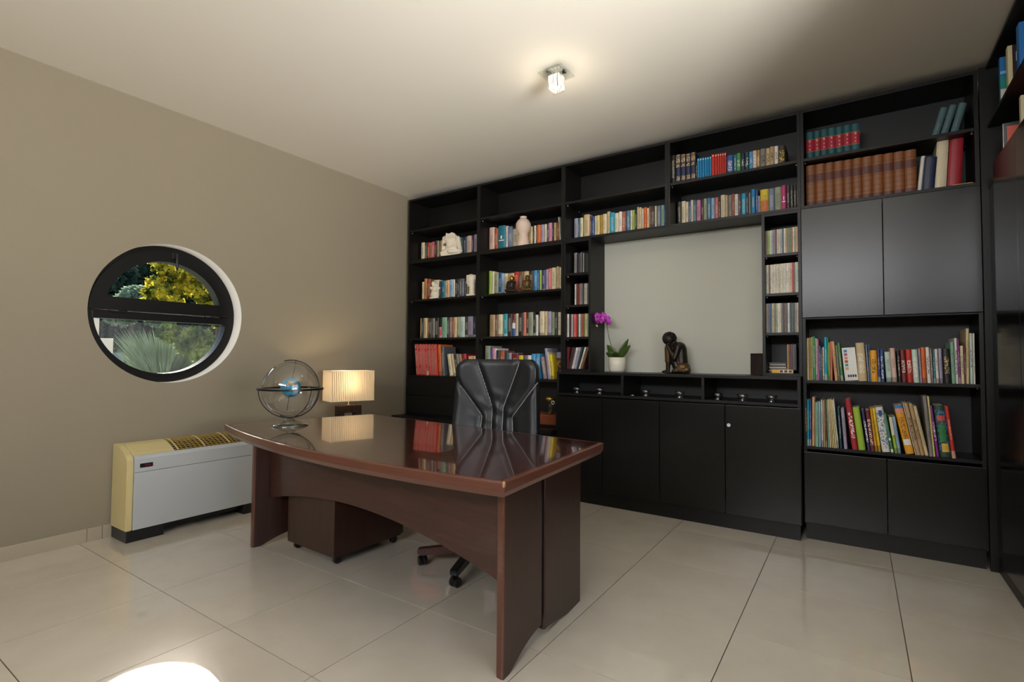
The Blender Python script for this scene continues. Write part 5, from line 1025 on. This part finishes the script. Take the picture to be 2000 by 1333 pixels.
# framed picture behind leaning books
o = ornament('framed_picture', 'dark framed picture with gold figure leaning behind yellow book in second bay', 'picture', (-2.165, 4.06, 0.9783), 0)
bx('frame', o, M_DARKP, -0.075, 0.055, 0.0, 0.015, 0.0, 0.25, 0.003)
def pic_mat():
    m, n, l, b, o_ = base_mat('gold_on_dark_print'); tc = n.new('ShaderNodeTexCoord'); nz = n.new('ShaderNodeTexNoise'); nz.inputs['Scale'].default_value = 28; nz.inputs['Detail'].default_value = 4; l.new(tc.outputs['Object'], nz.inputs['Vector'])
    cr = n.new('ShaderNodeValToRGB'); e = cr.color_ramp.elements; e[0].position = 0.47; e[0].color = rgb(22, 18, 16); e[1].position = 0.62; e[1].color = rgb(170, 120, 60)
    l.new(nz.outputs[0], cr.inputs[0]); l.new(cr.outputs[0], b.inputs['Base Color']); b.inputs['Roughness'].default_value = 0.35; return m
bx('print', o, pic_mat(), -0.067, 0.047, -0.001, 0.0002, 0.01, 0.19)
bx('mount', o, mat('lilac_card', rgb(150, 146, 168), 0.6), -0.067, 0.02, -0.001, 0.0002, 0.19, 0.242)
# folded paper lying on the corner shelf
tag(bx('wooden_ruler', None, M_GOLD, 0.485, 0.575, 3.915, 3.935, 2.1923, 2.199, 0.001), 'thin yellow wooden ruler lying at the end of the brown volumes', 'ruler')

# flat stack of discs and a yellow box in the disc tower
for k in range(7):
    c = [(70, 60, 55), (150, 140, 125), (90, 80, 72), (200, 190, 175), (60, 52, 50), (170, 160, 150), (48, 44, 46)][k]
    wds = ['bottom', 'second', 'third', 'fourth', 'fifth', 'sixth', 'top'][k]; xo = 0.003*((k*37) % 5-2)
    nm = ['dark brown', 'beige', 'brown', 'cream', 'charcoal', 'pale grey', 'black'][k]
    tag(bx('disc_case', None, mat('flat_case_'+nm.replace(' ', '_'), rgb(*c), 0.35), -0.512+abs(xo), -0.398+xo, 4.02, 4.16, 1.0742+k*0.0105, 1.0742+k*0.0105+0.0098, 0.0008),
        nm + ' disc case lying flat, ' + wds + ' of the stack behind the yellow box', 'disc case', 'disc cases lying flat in the tower by the grey doors')
yb = tag(bx('yellow_box', None, mat('yellow_card', rgb(236, 186, 60), 0.45), -0.482, -0.352, 3.935, 3.978, 1.0742, 1.0985, 0.001), 'small yellow card box with dark marks at the foot of the disc tower', 'box')
bx('label', yb, mat('cream_label', rgb(232, 222, 190), 0.5), -0.437, -0.354, 3.9342, 3.9349, 1.0765, 1.0965)
for k in range(3): bx('printed_mark', yb, mat('dark_print_%d' % k, rgb(70, 60, 90), 0.5), -0.432+k*0.027, -0.414+k*0.027, 3.9336, 3.9341, 1.079, 1.094)

# ------------------------------------------------------------------ books
PAL = {'deep teal': (38, 88, 94), 'cream': (222, 208, 176), 'dark green': (34, 62, 48), 'red': (190, 46, 34), 'tan': (182, 152, 112), 'rose': (206, 104, 104), 'dark brown': (62, 46, 38), 'olive': (132, 126, 78),
 'sand': (208, 186, 140), 'brown': (122, 84, 60), 'grey': (132, 128, 122), 'dark teal': (30, 72, 80), 'navy': (32, 40, 70), 'light blue': (146, 178, 204), 'blush': (218, 184, 168), 'plum': (92, 58, 76),
 'lilac': (164, 154, 178), 'light brown': (182, 128, 82), 'rust': (168, 84, 48), 'teal': (34, 116, 134), 'peach': (222, 170, 122), 'white': (224, 220, 210), 'black': (30, 28, 28), 'charcoal': (58, 54, 52),
 'slate': (88, 92, 98), 'grey blue': (118, 130, 158), 'mint': (132, 178, 152), 'mauve': (138, 112, 112), 'sage': (152, 160, 134), 'pale mint': (188, 208, 196), 'orange': (218, 104, 36), 'crimson': (160, 34, 48),
 'pink': (206, 126, 160), 'pale yellow': (222, 206, 130), 'lime': (156, 190, 60), 'blue': (44, 88, 156), 'sky blue': (70, 150, 200), 'indigo': (58, 56, 112), 'turquoise': (40, 158, 176), 'maroon': (112, 36, 38),
 'salmon': (222, 124, 96), 'mustard': (176, 138, 52), 'cyan': (22, 160, 194), 'terracotta': (184, 100, 74), 'steel blue': (70, 120, 160), 'azure': (18, 124, 176), 'green': (74, 140, 74), 'magenta': (190, 46, 112),
 'slate teal': (84, 112, 116), 'brown leather': (138, 82, 40), 'amber': (226, 158, 36), 'purple': (128, 48, 130), 'yellow': (224, 196, 40)}
M_REDLAB = mat('crimson_spine_label', rgb(168, 24, 58), 0.4)
M_DKLAB = mat('dark_leather_label', rgb(92, 42, 28), 0.45, var=0.15)
M_CRLAB = mat('cream_spine_panel', rgb(216, 176, 150), 0.5, var=0.3, scale=160)
LIGHTS = {'cream', 'tan', 'sand', 'blush', 'peach', 'white', 'mint', 'pale mint', 'pale yellow', 'lime', 'yellow', 'amber', 'light blue', 'sage', 'lilac', 'salmon', 'light brown', 'pink', 'grey', 'orange', 'mustard'}
ONES = ['', 'first', 'second', 'third', 'fourth', 'fifth', 'sixth', 'seventh', 'eighth', 'ninth', 'tenth', 'eleventh', 'twelfth', 'thirteenth', 'fourteenth', 'fifteenth', 'sixteenth', 'seventeenth', 'eighteenth', 'nineteenth']
def ordinal(n):
    if n < 20: return ONES[n]
    t, u = divmod(n, 10); T_ = {2: ('twenty', 'twentieth'), 3: ('thirty', 'thirtieth'), 4: ('forty', 'fortieth')}[t]
    return T_[1] if u == 0 else T_[0]+'-'+ONES[u]
WHERE = {'a1': 'first book row of leftmost bay', 'a2': 'second book row of leftmost bay', 'a3': 'third book row of leftmost bay', 'a4': 'lowest book row of leftmost bay',
 'b1': 'first book row of second bay', 'b2': 'second book row of second bay', 'b3': 'third book row of second bay', 'b4': 'lowest book row of second bay', 'c1': 'only book row of third bay',
 'd1': 'upper book row of fourth bay', 'd2': 'lower book row of fourth bay', 'e1': 'highest row of rightmost bay', 'e2': 'row above the grey doors', 'e3': 'row just below the grey doors', 'e4': 'bottom row of rightmost bay',
 'f1': 'top level of tower near orchid', 'f2': 'second level of tower near orchid', 'f3': 'third level of tower near orchid', 'f4': 'lowest level of tower near orchid',
 'g1': 'top level of tower by grey doors', 'g2': 'second level of tower by grey doors', 'g3': 'third level of tower by grey doors', 'g4': 'lowest level of tower by grey doors'}
def book_mesh(w_, d, h, m, spine_bulge=True):
    t = min(0.0022, w_*0.2); bm = bmesh.new(); bl = min(0.005, w_*0.14) if spine_bulge else 0.0
    outer = [(0, d), (0, 0.003)] + [(w_*k/6, -bl*math.sin(PI*k/6)) for k in range(1, 6)] + [(w_, 0.003), (w_, d)]
    inner = [(w_-t, d), (w_-t, 0.004), (t, 0.004), (t, d)]
    prism(bm, outer+inner, 'z', 0, h)
    return to_mesh(bm, 'book', m)
def band(name, par, m, w_, z0, z1, bl, x0=0.06, x1=0.94, th=0.0007):
    bm = bmesh.new(); N = 6; R = []
    for k in range(N+1):
        f = x0+(x1-x0)*k/N; y = -bl*math.sin(PI*f)
        R.append([bm.verts.new((w_*f, yy, z)) for yy, z in ((y-th, z0), (y-th, z1), (y+0.0002, z1), (y+0.0002, z0))])
    for a, b in zip(R, R[1:]):
        for q in range(4): bm.faces.new((a[q], a[(q+1) % 4], b[(q+1) % 4], b[q]))
    bm.faces.new(R[0]); bm.faces.new(R[-1])
    return link(name, to_mesh(bm, name, m), par)
for key, Y, z, depth, spec in ROWS:
    disc = key[0] in 'fg'
    items = [s.split(',') for s in spec.split(';')]
    for i, it in enumerate(items):
        x, w_, h, tilt = (float(v) for v in it[:4]); col, sty = it[4], it[5]
        d = min(depth-0.012*((i*7) % 3)*(0 if disc or sty else 1), 4.203-Y-0.004)
        dy = 0.0 if disc or sty in ('R', 'L', 'W', 'G', 'b') else 0.004*((i*5) % 4)
        if sty == 'T': m = M_CV_T
        elif sty == 'D': m = M_CV_B
        elif sty == 'G': m = M_CV_N if col == 'navy' else M_CV_G
        elif sty == 'Y': m = M_CV_Y
        elif sty in ('R', 'L', 'N', 'b', 's', 'B'): m = M_CV_N
        elif sty in ('C', 'P'): m = M_CV_C
        elif disc: m = M_CASE
        else: m = M_CV_L if col in LIGHTS else M_CV_D
        if disc:
            bm = bmesh.new(); box(bm, 0, w_, 0, 0.125, 0, h, 0, min(0.0008, w_*0.1)); me = to_mesh(bm, 'disc_case', m)
        else: me = book_mesh(w_, d, h, m)
        o = link('disc_case' if disc else 'book', me)
        c = PAL[col]; k = 0.94+0.12*random.random(); o.color = tuple(min(1, lin(v)*k) for v in c)+(1,)
        a = math.radians(tilt)
        o.rotation_euler = (0, a, 0)
        if tilt <= 0: o.location = (x, Y+dy, z+0.0003)
        else: o.location = (x+w_/math.cos(a)-w_*math.cos(a), Y+dy, z+0.0003+w_*math.sin(a))
        size = ('slim ' if w_ < 0.024 else 'thick ' if w_ > 0.045 else '')
        lean = 'leaning ' if abs(tilt) > 4.5 else ''
        if disc: lb = lean + col + ' disc case, ' + ordinal(i+1) + ' from left, ' + WHERE[key]
        else:
            noun = {'R': 'volume with crimson label', 'L': 'volume', 'W': 'volume with white strips', 'G': 'book with gilt print', 'P': 'picture book'}.get(sty, 'book')
            lb = lean + size + col + ' ' + noun + ', ' + ordinal(i+1) + ' from left, ' + WHERE[key]
        tag(o, lb, 'disc case' if disc else 'book', ('disc cases, ' if disc else 'books, ')+WHERE[key])
        if disc: continue
        t = min(0.0022, w_*0.2); bl = min(0.005, w_*0.14)
        bx('page_block', o, M_PAPER, t+0.0001, w_-t-0.0001, 0.0042, d-0.004, 0.002, h-0.004)
        if sty == 'R':
            lb_ = band('spine_label', o, M_REDLAB, w_, h*0.34, h*0.74, bl, 0.0, 1.0)
            for zz in (0.345, 0.735): band('gilt_line', lb_, M_GOLD, w_, h*zz-0.001, h*zz+0.001, bl, 0.0, 1.0, 0.0011)
            for zz, s in ((0.68, 0.011), (0.54, 0.007), (0.42, 0.008)): band('gilt_emblem', lb_, M_GOLD, w_, h*zz-s*0.6, h*zz+s*0.6, bl, 0.5-s/w_*0.5, 0.5+s/w_*0.5, 0.0012)
        elif sty == 'L':
            band('spine_label', o, M_DKLAB, w_, h*0.60, h*0.78, bl, 0.0, 1.0); band('spine_label', o, M_DKLAB, w_, h*0.06, h*0.15, bl, 0.0, 1.0)
            for zz in (0.22, 0.33, 0.45, 0.56, 0.84): band('raised_rib', o, M_DKLAB, w_, h*zz-0.0012, h*zz+0.0012, bl, 0.02, 0.98, 0.0014)
        elif sty == 'W':
            band('pale_strip', o, M_SPECK, w_, h*0.04, h*0.24, bl, 0.12, 0.62); band('pale_strip', o, M_SPECK, w_, h*0.86, h*0.98, bl, 0.12, 0.62); band('pale_strip', o, M_SPECK, w_, h*0.30, h*0.80, bl, 0.1, 0.3)
        elif sty == 'G' and col == 'navy':
            for a0, a1 in ((0.95, 0.975), (0.905, 0.92), (0.70, 0.88), (0.56, 0.66), (0.10, 0.25)): band('gilt_panel', o, M_SCROLL if a1-a0 > 0.05 else M_GOLD, w_, h*a0, h*a1, bl, 0.12, 0.9)
        elif sty == 'B':
            band('title_mark', o, M_WHITE, w_, h*0.42, h*0.46, bl, 0.15, 0.85); band('title_mark', o, M_WHITE, w_, h*0.50, h*0.62, bl, 0.4, 0.6)
        elif sty == 'b':
            band('volume_mark', o, M_WHITE, w_, h*0.90, h*0.955, bl, 0.3, 0.75)
        elif sty == 's':
            band('emblem', o, M_STEEL, w_, h*0.30, h*0.52, bl, 0.4, 0.6)
        elif sty == 'P':
            band('cover_picture', o, mat('green_figure_print', rgb(40, 120, 60), 0.4, var=0.6, scale=30), w_, h*0.30, h*0.62, bl, 0.2, 0.75); band('cover_title', o, mat('red_title_print', rgb(190, 80, 70), 0.4), w_, h*0.70, h*0.80, bl, 0.15, 0.85)
            band('cover_picture', o, mat('yellow_figure_print', rgb(210, 170, 60), 0.4, var=0.5, scale=30), w_, h*0.10, h*0.26, bl, 0.25, 0.85)
        elif key == 'd2' and col == 'yellow':
            band('cover_picture', o, mat('orange_rose_print', rgb(206, 110, 40), 0.4, var=0.6, scale=90), w_, h*0.20, h*0.60, bl, 0.05, 0.95)
        elif key == 'a3' and col == 'rose':
            band('dark_half', o, mat('black_card', rgb(34, 28, 28), 0.4), w_, h*0.55, h*1.0, bl, 0.0, 1.0)
        elif key == 'b3' and col == 'maroon':
            band('blue_half', o, mat('blue_card', rgb(36, 90, 160), 0.4), w_, 0.0, h*0.36, bl, 0.0, 1.0); band('white_half', o, M_WHITE, w_, h*0.36, h*0.6, bl, 0.0, 1.0)
        elif key == 'e4' and sty == 'C' and col == 'green':
            for a0, a1 in ((0.02, 0.10), (0.32, 0.38)): band('white_block', o, M_WHITE, w_, h*a0, h*a1, bl, 0.1, 0.9)
        elif key == 'e4' and col == 'amber' and sty == 'D':
            band('white_block', o, M_WHITE, w_, h*0.18, h*0.30, bl, 0.08, 0.92); band('red_head', o, mat('pink_head_print', rgb(226, 150, 130), 0.4), w_, h*0.84, h*0.93, bl, 0.05, 0.95); band('blue_head', o, mat('blue_head_print', rgb(50, 130, 200), 0.4), w_, h*0.935, h*1.0, bl, 0.0, 1.0)
        elif key == 'e4' and col == 'lime' and sty == '':
            band('pale_half', o, M_PAPER, w_, h*0.5, h*1.0, bl, 0.0, 1.0)
        elif key == 'e4' and col == 'white' and sty == 'C':
            band('blue_mark', o, mat('blue_swirl_print', rgb(40, 80, 130), 0.4), w_, h*0.80, h*0.93, bl, 0.3, 0.75)

# book shown cover outwards with coloured squares
fo_ = thing('face_out_book', 'white book facing cover outwards with a column of coloured squares', 'book', (-0.060, 3.957, 1.0323), 0)
ca = math.radians(-4.5)
cvr = bx('cover', fo_, M_WHITE, 0.0, 0.072, 0.0, 0.016, 0.0, 0.212, 0.0008)
for k, c in enumerate(((30, 130, 170), (180, 60, 130), (226, 130, 90), (190, 60, 50), (50, 150, 110), (226, 160, 90))):
    bx('coloured_square', cvr, mat('cover_square_%d' % k, rgb(*c), 0.4), 0.010, 0.027, -0.0008, 0.0, 0.182-k*0.0225, 0.199-k*0.0225)
for k in range(4): bx('dark_letter_block', cvr, M_DARKP, 0.018+k*0.0125, 0.0275+k*0.0125, -0.0008, 0.0, 0.022, 0.038)
fo_.rotation_euler = (0, ca, 0)

# things on the open corner shelves at the right edge
def corner_book(name, lb, y, th, x0, dx_, h, zz, col, m=None):
    o = thing(name, lb, 'book', (x0, y, zz), 0, 'books on the corner shelves')
    cv_ = bx('cover', o, m or mat('corner_'+name+str(len(MATS)), rgb(*col), 0.42), 0, dx_, 0, th, 0, h, 0.0015)
    bx('page_block', o, M_PAPER, 0.004, dx_+0.0004, 0.003, th-0.003, 0.003, h+0.0004)
    return o, cv_
o, c_ = corner_book('atlas', 'blue and green atlas facing out on the upper corner shelf', 3.60, 0.03, 0.645, 0.20, 0.245, 2.5063, (30, 110, 170))
bx('green_band', c_, mat('green_sea_print', rgb(20, 130, 120), 0.4), 0.0, 0.20, -0.0008, 0.0, 0.075, 0.14)
bx('pale_band', c_, mat('pale_shore_print', rgb(204, 190, 176), 0.4), 0.0, 0.20, -0.0008, 0.0, 0.0, 0.075)
bx('white_line', c_, mat('surf_line_print', rgb(120, 180, 210), 0.4), 0.0, 0.20, -0.0009, 0.0, 0.155, 0.17)
o, c_ = corner_book('dark_album', 'dark album with pale spine and letter M beside the atlas', 3.50, 0.035, 0.658, 0.2, 0.25, 2.5063, (54, 32, 40))
bx('pale_spine', c_, mat('pale_spine_cloth', rgb(206, 196, 150), 0.5), -0.0012, 0.016, -0.0006, 0.035, 0.0, 0.25)
fc_ = bpy.data.curves.new('letter', 'FONT'); fc_.body = 'M'; fc_.size = 0.07; fc_.extrude = 0.0004
lt = bpy.data.objects.new('letter', fc_); COL.objects.link(lt); dg = bpy.context.evaluated_depsgraph_get()
lme = bpy.data.meshes.new_from_object(lt.evaluated_get(dg)); bpy.data.objects.remove(lt); lme.materials.clear(); lme.materials.append(M_WHITE)
link('letter', lme, c_, (0.024, -0.0008, 0.165), (PI/2, 0, 0))
o, c_ = corner_book('blue_binder', 'bright blue binder at the edge of the upper corner shelf', 3.30, 0.05, 0.66, 0.2, 0.26, 2.5063, (30, 110, 180))
o = thing('red_picture', 'salmon red framed picture standing on the lower corner shelf', 'picture', (0.65, 3.60, 2.1653), 0)
bx('frame', o, M_STEEL, 0.0, 0.24, 0.0, 0.02, 0.0, 0.235, 0.002); bx('print', o, mat('salmon_print', rgb(216, 104, 84), 0.5, var=0.15), 0.016, 0.224, -0.0008, 0.0, 0.016, 0.215)
o, c_ = corner_book('pale_folder', 'pale folder with blue stripe beside the red picture', 3.30, 0.03, 0.66, 0.2, 0.25, 2.1653, (196, 184, 150))

# ------------------------------------------------------------------ outside the round window
def leaf_mat(name, c, c2, sc=1.6):
    m = bpy.data.materials.new(name); m.use_nodes = True; n = m.node_tree.nodes; l = m.node_tree.links; n.clear()
    o = n.new('ShaderNodeOutputMaterial'); d = n.new('ShaderNodeBsdfDiffuse'); t = n.new('ShaderNodeBsdfTranslucent'); mx = n.new('ShaderNodeMixShader'); mx.inputs[0].default_value = 0.45
    tc = n.new('ShaderNodeTexCoord'); nz = n.new('ShaderNodeTexNoise'); nz.inputs['Scale'].default_value = sc; nz.inputs['Detail'].default_value = 5; l.new(tc.outputs['Object'], nz.inputs['Vector'])
    cr = n.new('ShaderNodeValToRGB'); cr.color_ramp.elements[0].position = 0.4; cr.color_ramp.elements[1].position = 0.62; cr.color_ramp.elements[0].color = c; cr.color_ramp.elements[1].color = c2
    l.new(nz.outputs[0], cr.inputs[0]); l.new(cr.outputs[0], d.inputs[0]); l.new(cr.outputs[0], t.inputs[0]); l.new(d.outputs[0], mx.inputs[1]); l.new(t.outputs[0], mx.inputs[2]); l.new(mx.outputs[0], o.inputs[0]); return m
M_LF1 = leaf_mat('dark_foliage', rgb(44, 62, 58), rgb(84, 104, 84))
M_LF2 = leaf_mat('yellow_green_foliage', rgb(58, 78, 40), rgb(236, 214, 74), 5.0)  # dark ramp end stands in for the shaded gaps between leaf sprays
M_LF3 = leaf_mat('mid_green_foliage', rgb(70, 98, 48), rgb(170, 184, 90), 4.0)
M_LF4 = leaf_mat('pale_reed', rgb(150, 166, 120), rgb(206, 214, 170))
M_BARK = mat('bark', rgb(82, 66, 52), 0.9, var=0.3, bump=0.8)
M_SOILG = mat('dry_hillside', rgb(184, 186, 158), 0.95, var=0.3, scale=2, bump=0.6)
def hill(d):
    z = -0.9+0.2*min(d, 8)
    if d > 8: z += 0.08*min(d-8, 8)
    if d > 16: z += 0.6*(d-16)
    return z
bm = bmesh.new()
gv = [[bm.verts.new((-4.5-i*1.6, -14+j*2.4, hill(i*1.6)+0.10*math.sin(i*1.7+j*2.1))) for j in range(20)] for i in range(22)]
for i in range(21):
    for j in range(19): bm.faces.new((gv[i][j], gv[i+1][j], gv[i+1][j+1], gv[i][j+1]))
g = link('garden_ground', to_mesh(bm, 'garden_ground', M_SOILG, True)); g['kind'] = 'structure'
def crown(bm, blobs, n, size, rng):
    tot = sum(b[3]**2 for b in blobs)
    for cx, cy, cz, r in blobs:
        for _ in range(int(n*r*r/tot)):
            v = Vector((rng.gauss(0, 1), rng.gauss(0, 1), rng.gauss(0, 1))).normalized()*r*(0.55+0.5*rng.random())
            c = Vector((cx, cy, cz))+Vector((v.x, v.y, v.z*0.85)); s = size*(0.6+0.8*rng.random())
            a = Vector((rng.gauss(0, 1), rng.gauss(0, 1), rng.gauss(0, 1))).normalized(); b = a.orthogonal().normalized()
            bm.faces.new([bm.verts.new(c+a*s), bm.verts.new(c+b*s*0.5), bm.verts.new(c-a*s), bm.verts.new(c-b*s*0.5)])
def tree(name, lb, cat, base, top, blobs, m, n, size, seed, group=None):
    rng = random.Random(seed); t = thing(name, lb, cat, base, 0, group)
    bl = [(x-base[0], y-base[1], z-base[2], r) for x, y, z, r in blobs]
    bm = bmesh.new(); crown(bm, bl, n, size, rng)
    link('foliage', to_mesh(bm, 'foliage', m), t)['kind'] = 'stuff'
    bm = bmesh.new(); tube(bm, [(0, 0, 0), (0.03, 0.02, (top-base[2])*0.5), (0.0, 0.05, top-base[2])], [0.09, 0.06, 0.02], 8)
    link('trunk', to_mesh(bm, 'trunk', M_BARK, True), t)
rng = random.Random(3)
for k, y in enumerate((3.6, 5.0, 6.4, 7.8, 9.2, 10.6, 12.0)):
    xx = -20+rng.uniform(-0.8, 0.8)
    tree('evergreen_tree', 'dark evergreen tree far up the slope, ' + ['first', 'second', 'third', 'fourth', 'fifth', 'sixth', 'seventh'][k] + ' from the pillar side', 'tree', (xx, y, 1.0), 4.4,
         [(xx+rng.uniform(-.2, .2), y+rng.uniform(-.2, .2), z, r) for z, r in ((1.6, 1.05), (2.7, 1.0), (3.7, 0.9), (4.5, 0.7))], M_LF1, 6500, 0.10, 5+k, 'evergreens on the far slope')
tree('maple_tree', 'yellow-green tree in the upper half of the round window', 'tree', (-9.6, 4.75, 0.0), 2.6, [(-9.6, 4.1, 2.75, 0.42), (-9.4, 4.6, 2.45, 0.5), (-9.7, 3.95, 2.25, 0.34), (-9.3, 4.75, 2.0, 0.42), (-9.5, 5.1, 2.3, 0.5), (-9.5, 4.6, 3.0, 0.4)], M_LF2, 5200, 0.055, 8)
tree('low_maple', 'mid green bush in the lower pane, beside the reeds', 'shrub', (-8.2, 3.85, -0.2), 1.3, [(-8.2, 3.75, 1.38, 0.26), (-8.0, 3.95, 1.15, 0.30), (-8.3, 3.45, 1.50, 0.16), (-8.1, 3.9, 0.8, 0.30)], M_LF3, 4200, 0.045, 12)
tree('grey_shrub', 'rounded grey-green shrub in the far part of the round window', 'shrub', (-13, 4.6, 0.7), 2.4, [(-13, 4.75, 2.35, 0.40), (-13, 4.45, 2.1, 0.36), (-12.8, 5.1, 2.1, 0.36)], leaf_mat('grey_green_foliage', rgb(96, 116, 96), rgb(168, 184, 158), 3.0), 6000, 0.045, 21)
# tall reed clump
t = thing('reed_clump', 'pale clump of tall reeds in the lower half of the round window', 'grass', (-11.6, 4.75, 0.35))
bm = bmesh.new(); rg = random.Random(2)
for _ in range(1500):
    a = rg.uniform(0, 2*PI); r = 0.38*math.sqrt(rg.random()); bxx, byy = r*math.cos(a), r*math.sin(a); h = 1.3*(0.6+0.45*rg.random()); sp_ = 0.45*r
    p0 = Vector((bxx, byy, 0)); p1 = Vector((bxx*1.3, byy*1.3, h*0.6)); p2 = Vector((bxx*1.9+sp_*math.cos(a), byy*1.9+sp_*math.sin(a), h)); q = Vector((-math.sin(a+1), math.cos(a+1), 0))*0.012
    v = [bm.verts.new(p) for p in (p0-q, p0+q, p1+q*0.8, p1-q*0.8, p2)]
    bm.faces.new((v[0], v[1], v[2], v[3])); bm.faces.new((v[3], v[2], v[4]))
link('blades', to_mesh(bm, 'blades', M_LF4), t)['kind'] = 'stuff'
t = thing('garden_pillar', 'white garden pillar with small notice seen low in the round window', 'pillar', (-6.2, 1.86, -0.7))
bx('post', t, M_WHITE, -0.1, 0.1, -0.10, 0.055, 0, 2.22, 0.004)
bx('notice', t, M_WHITE, 0.101, 0.107, 0.0, 0.17, 1.80, 2.03, 0.002)
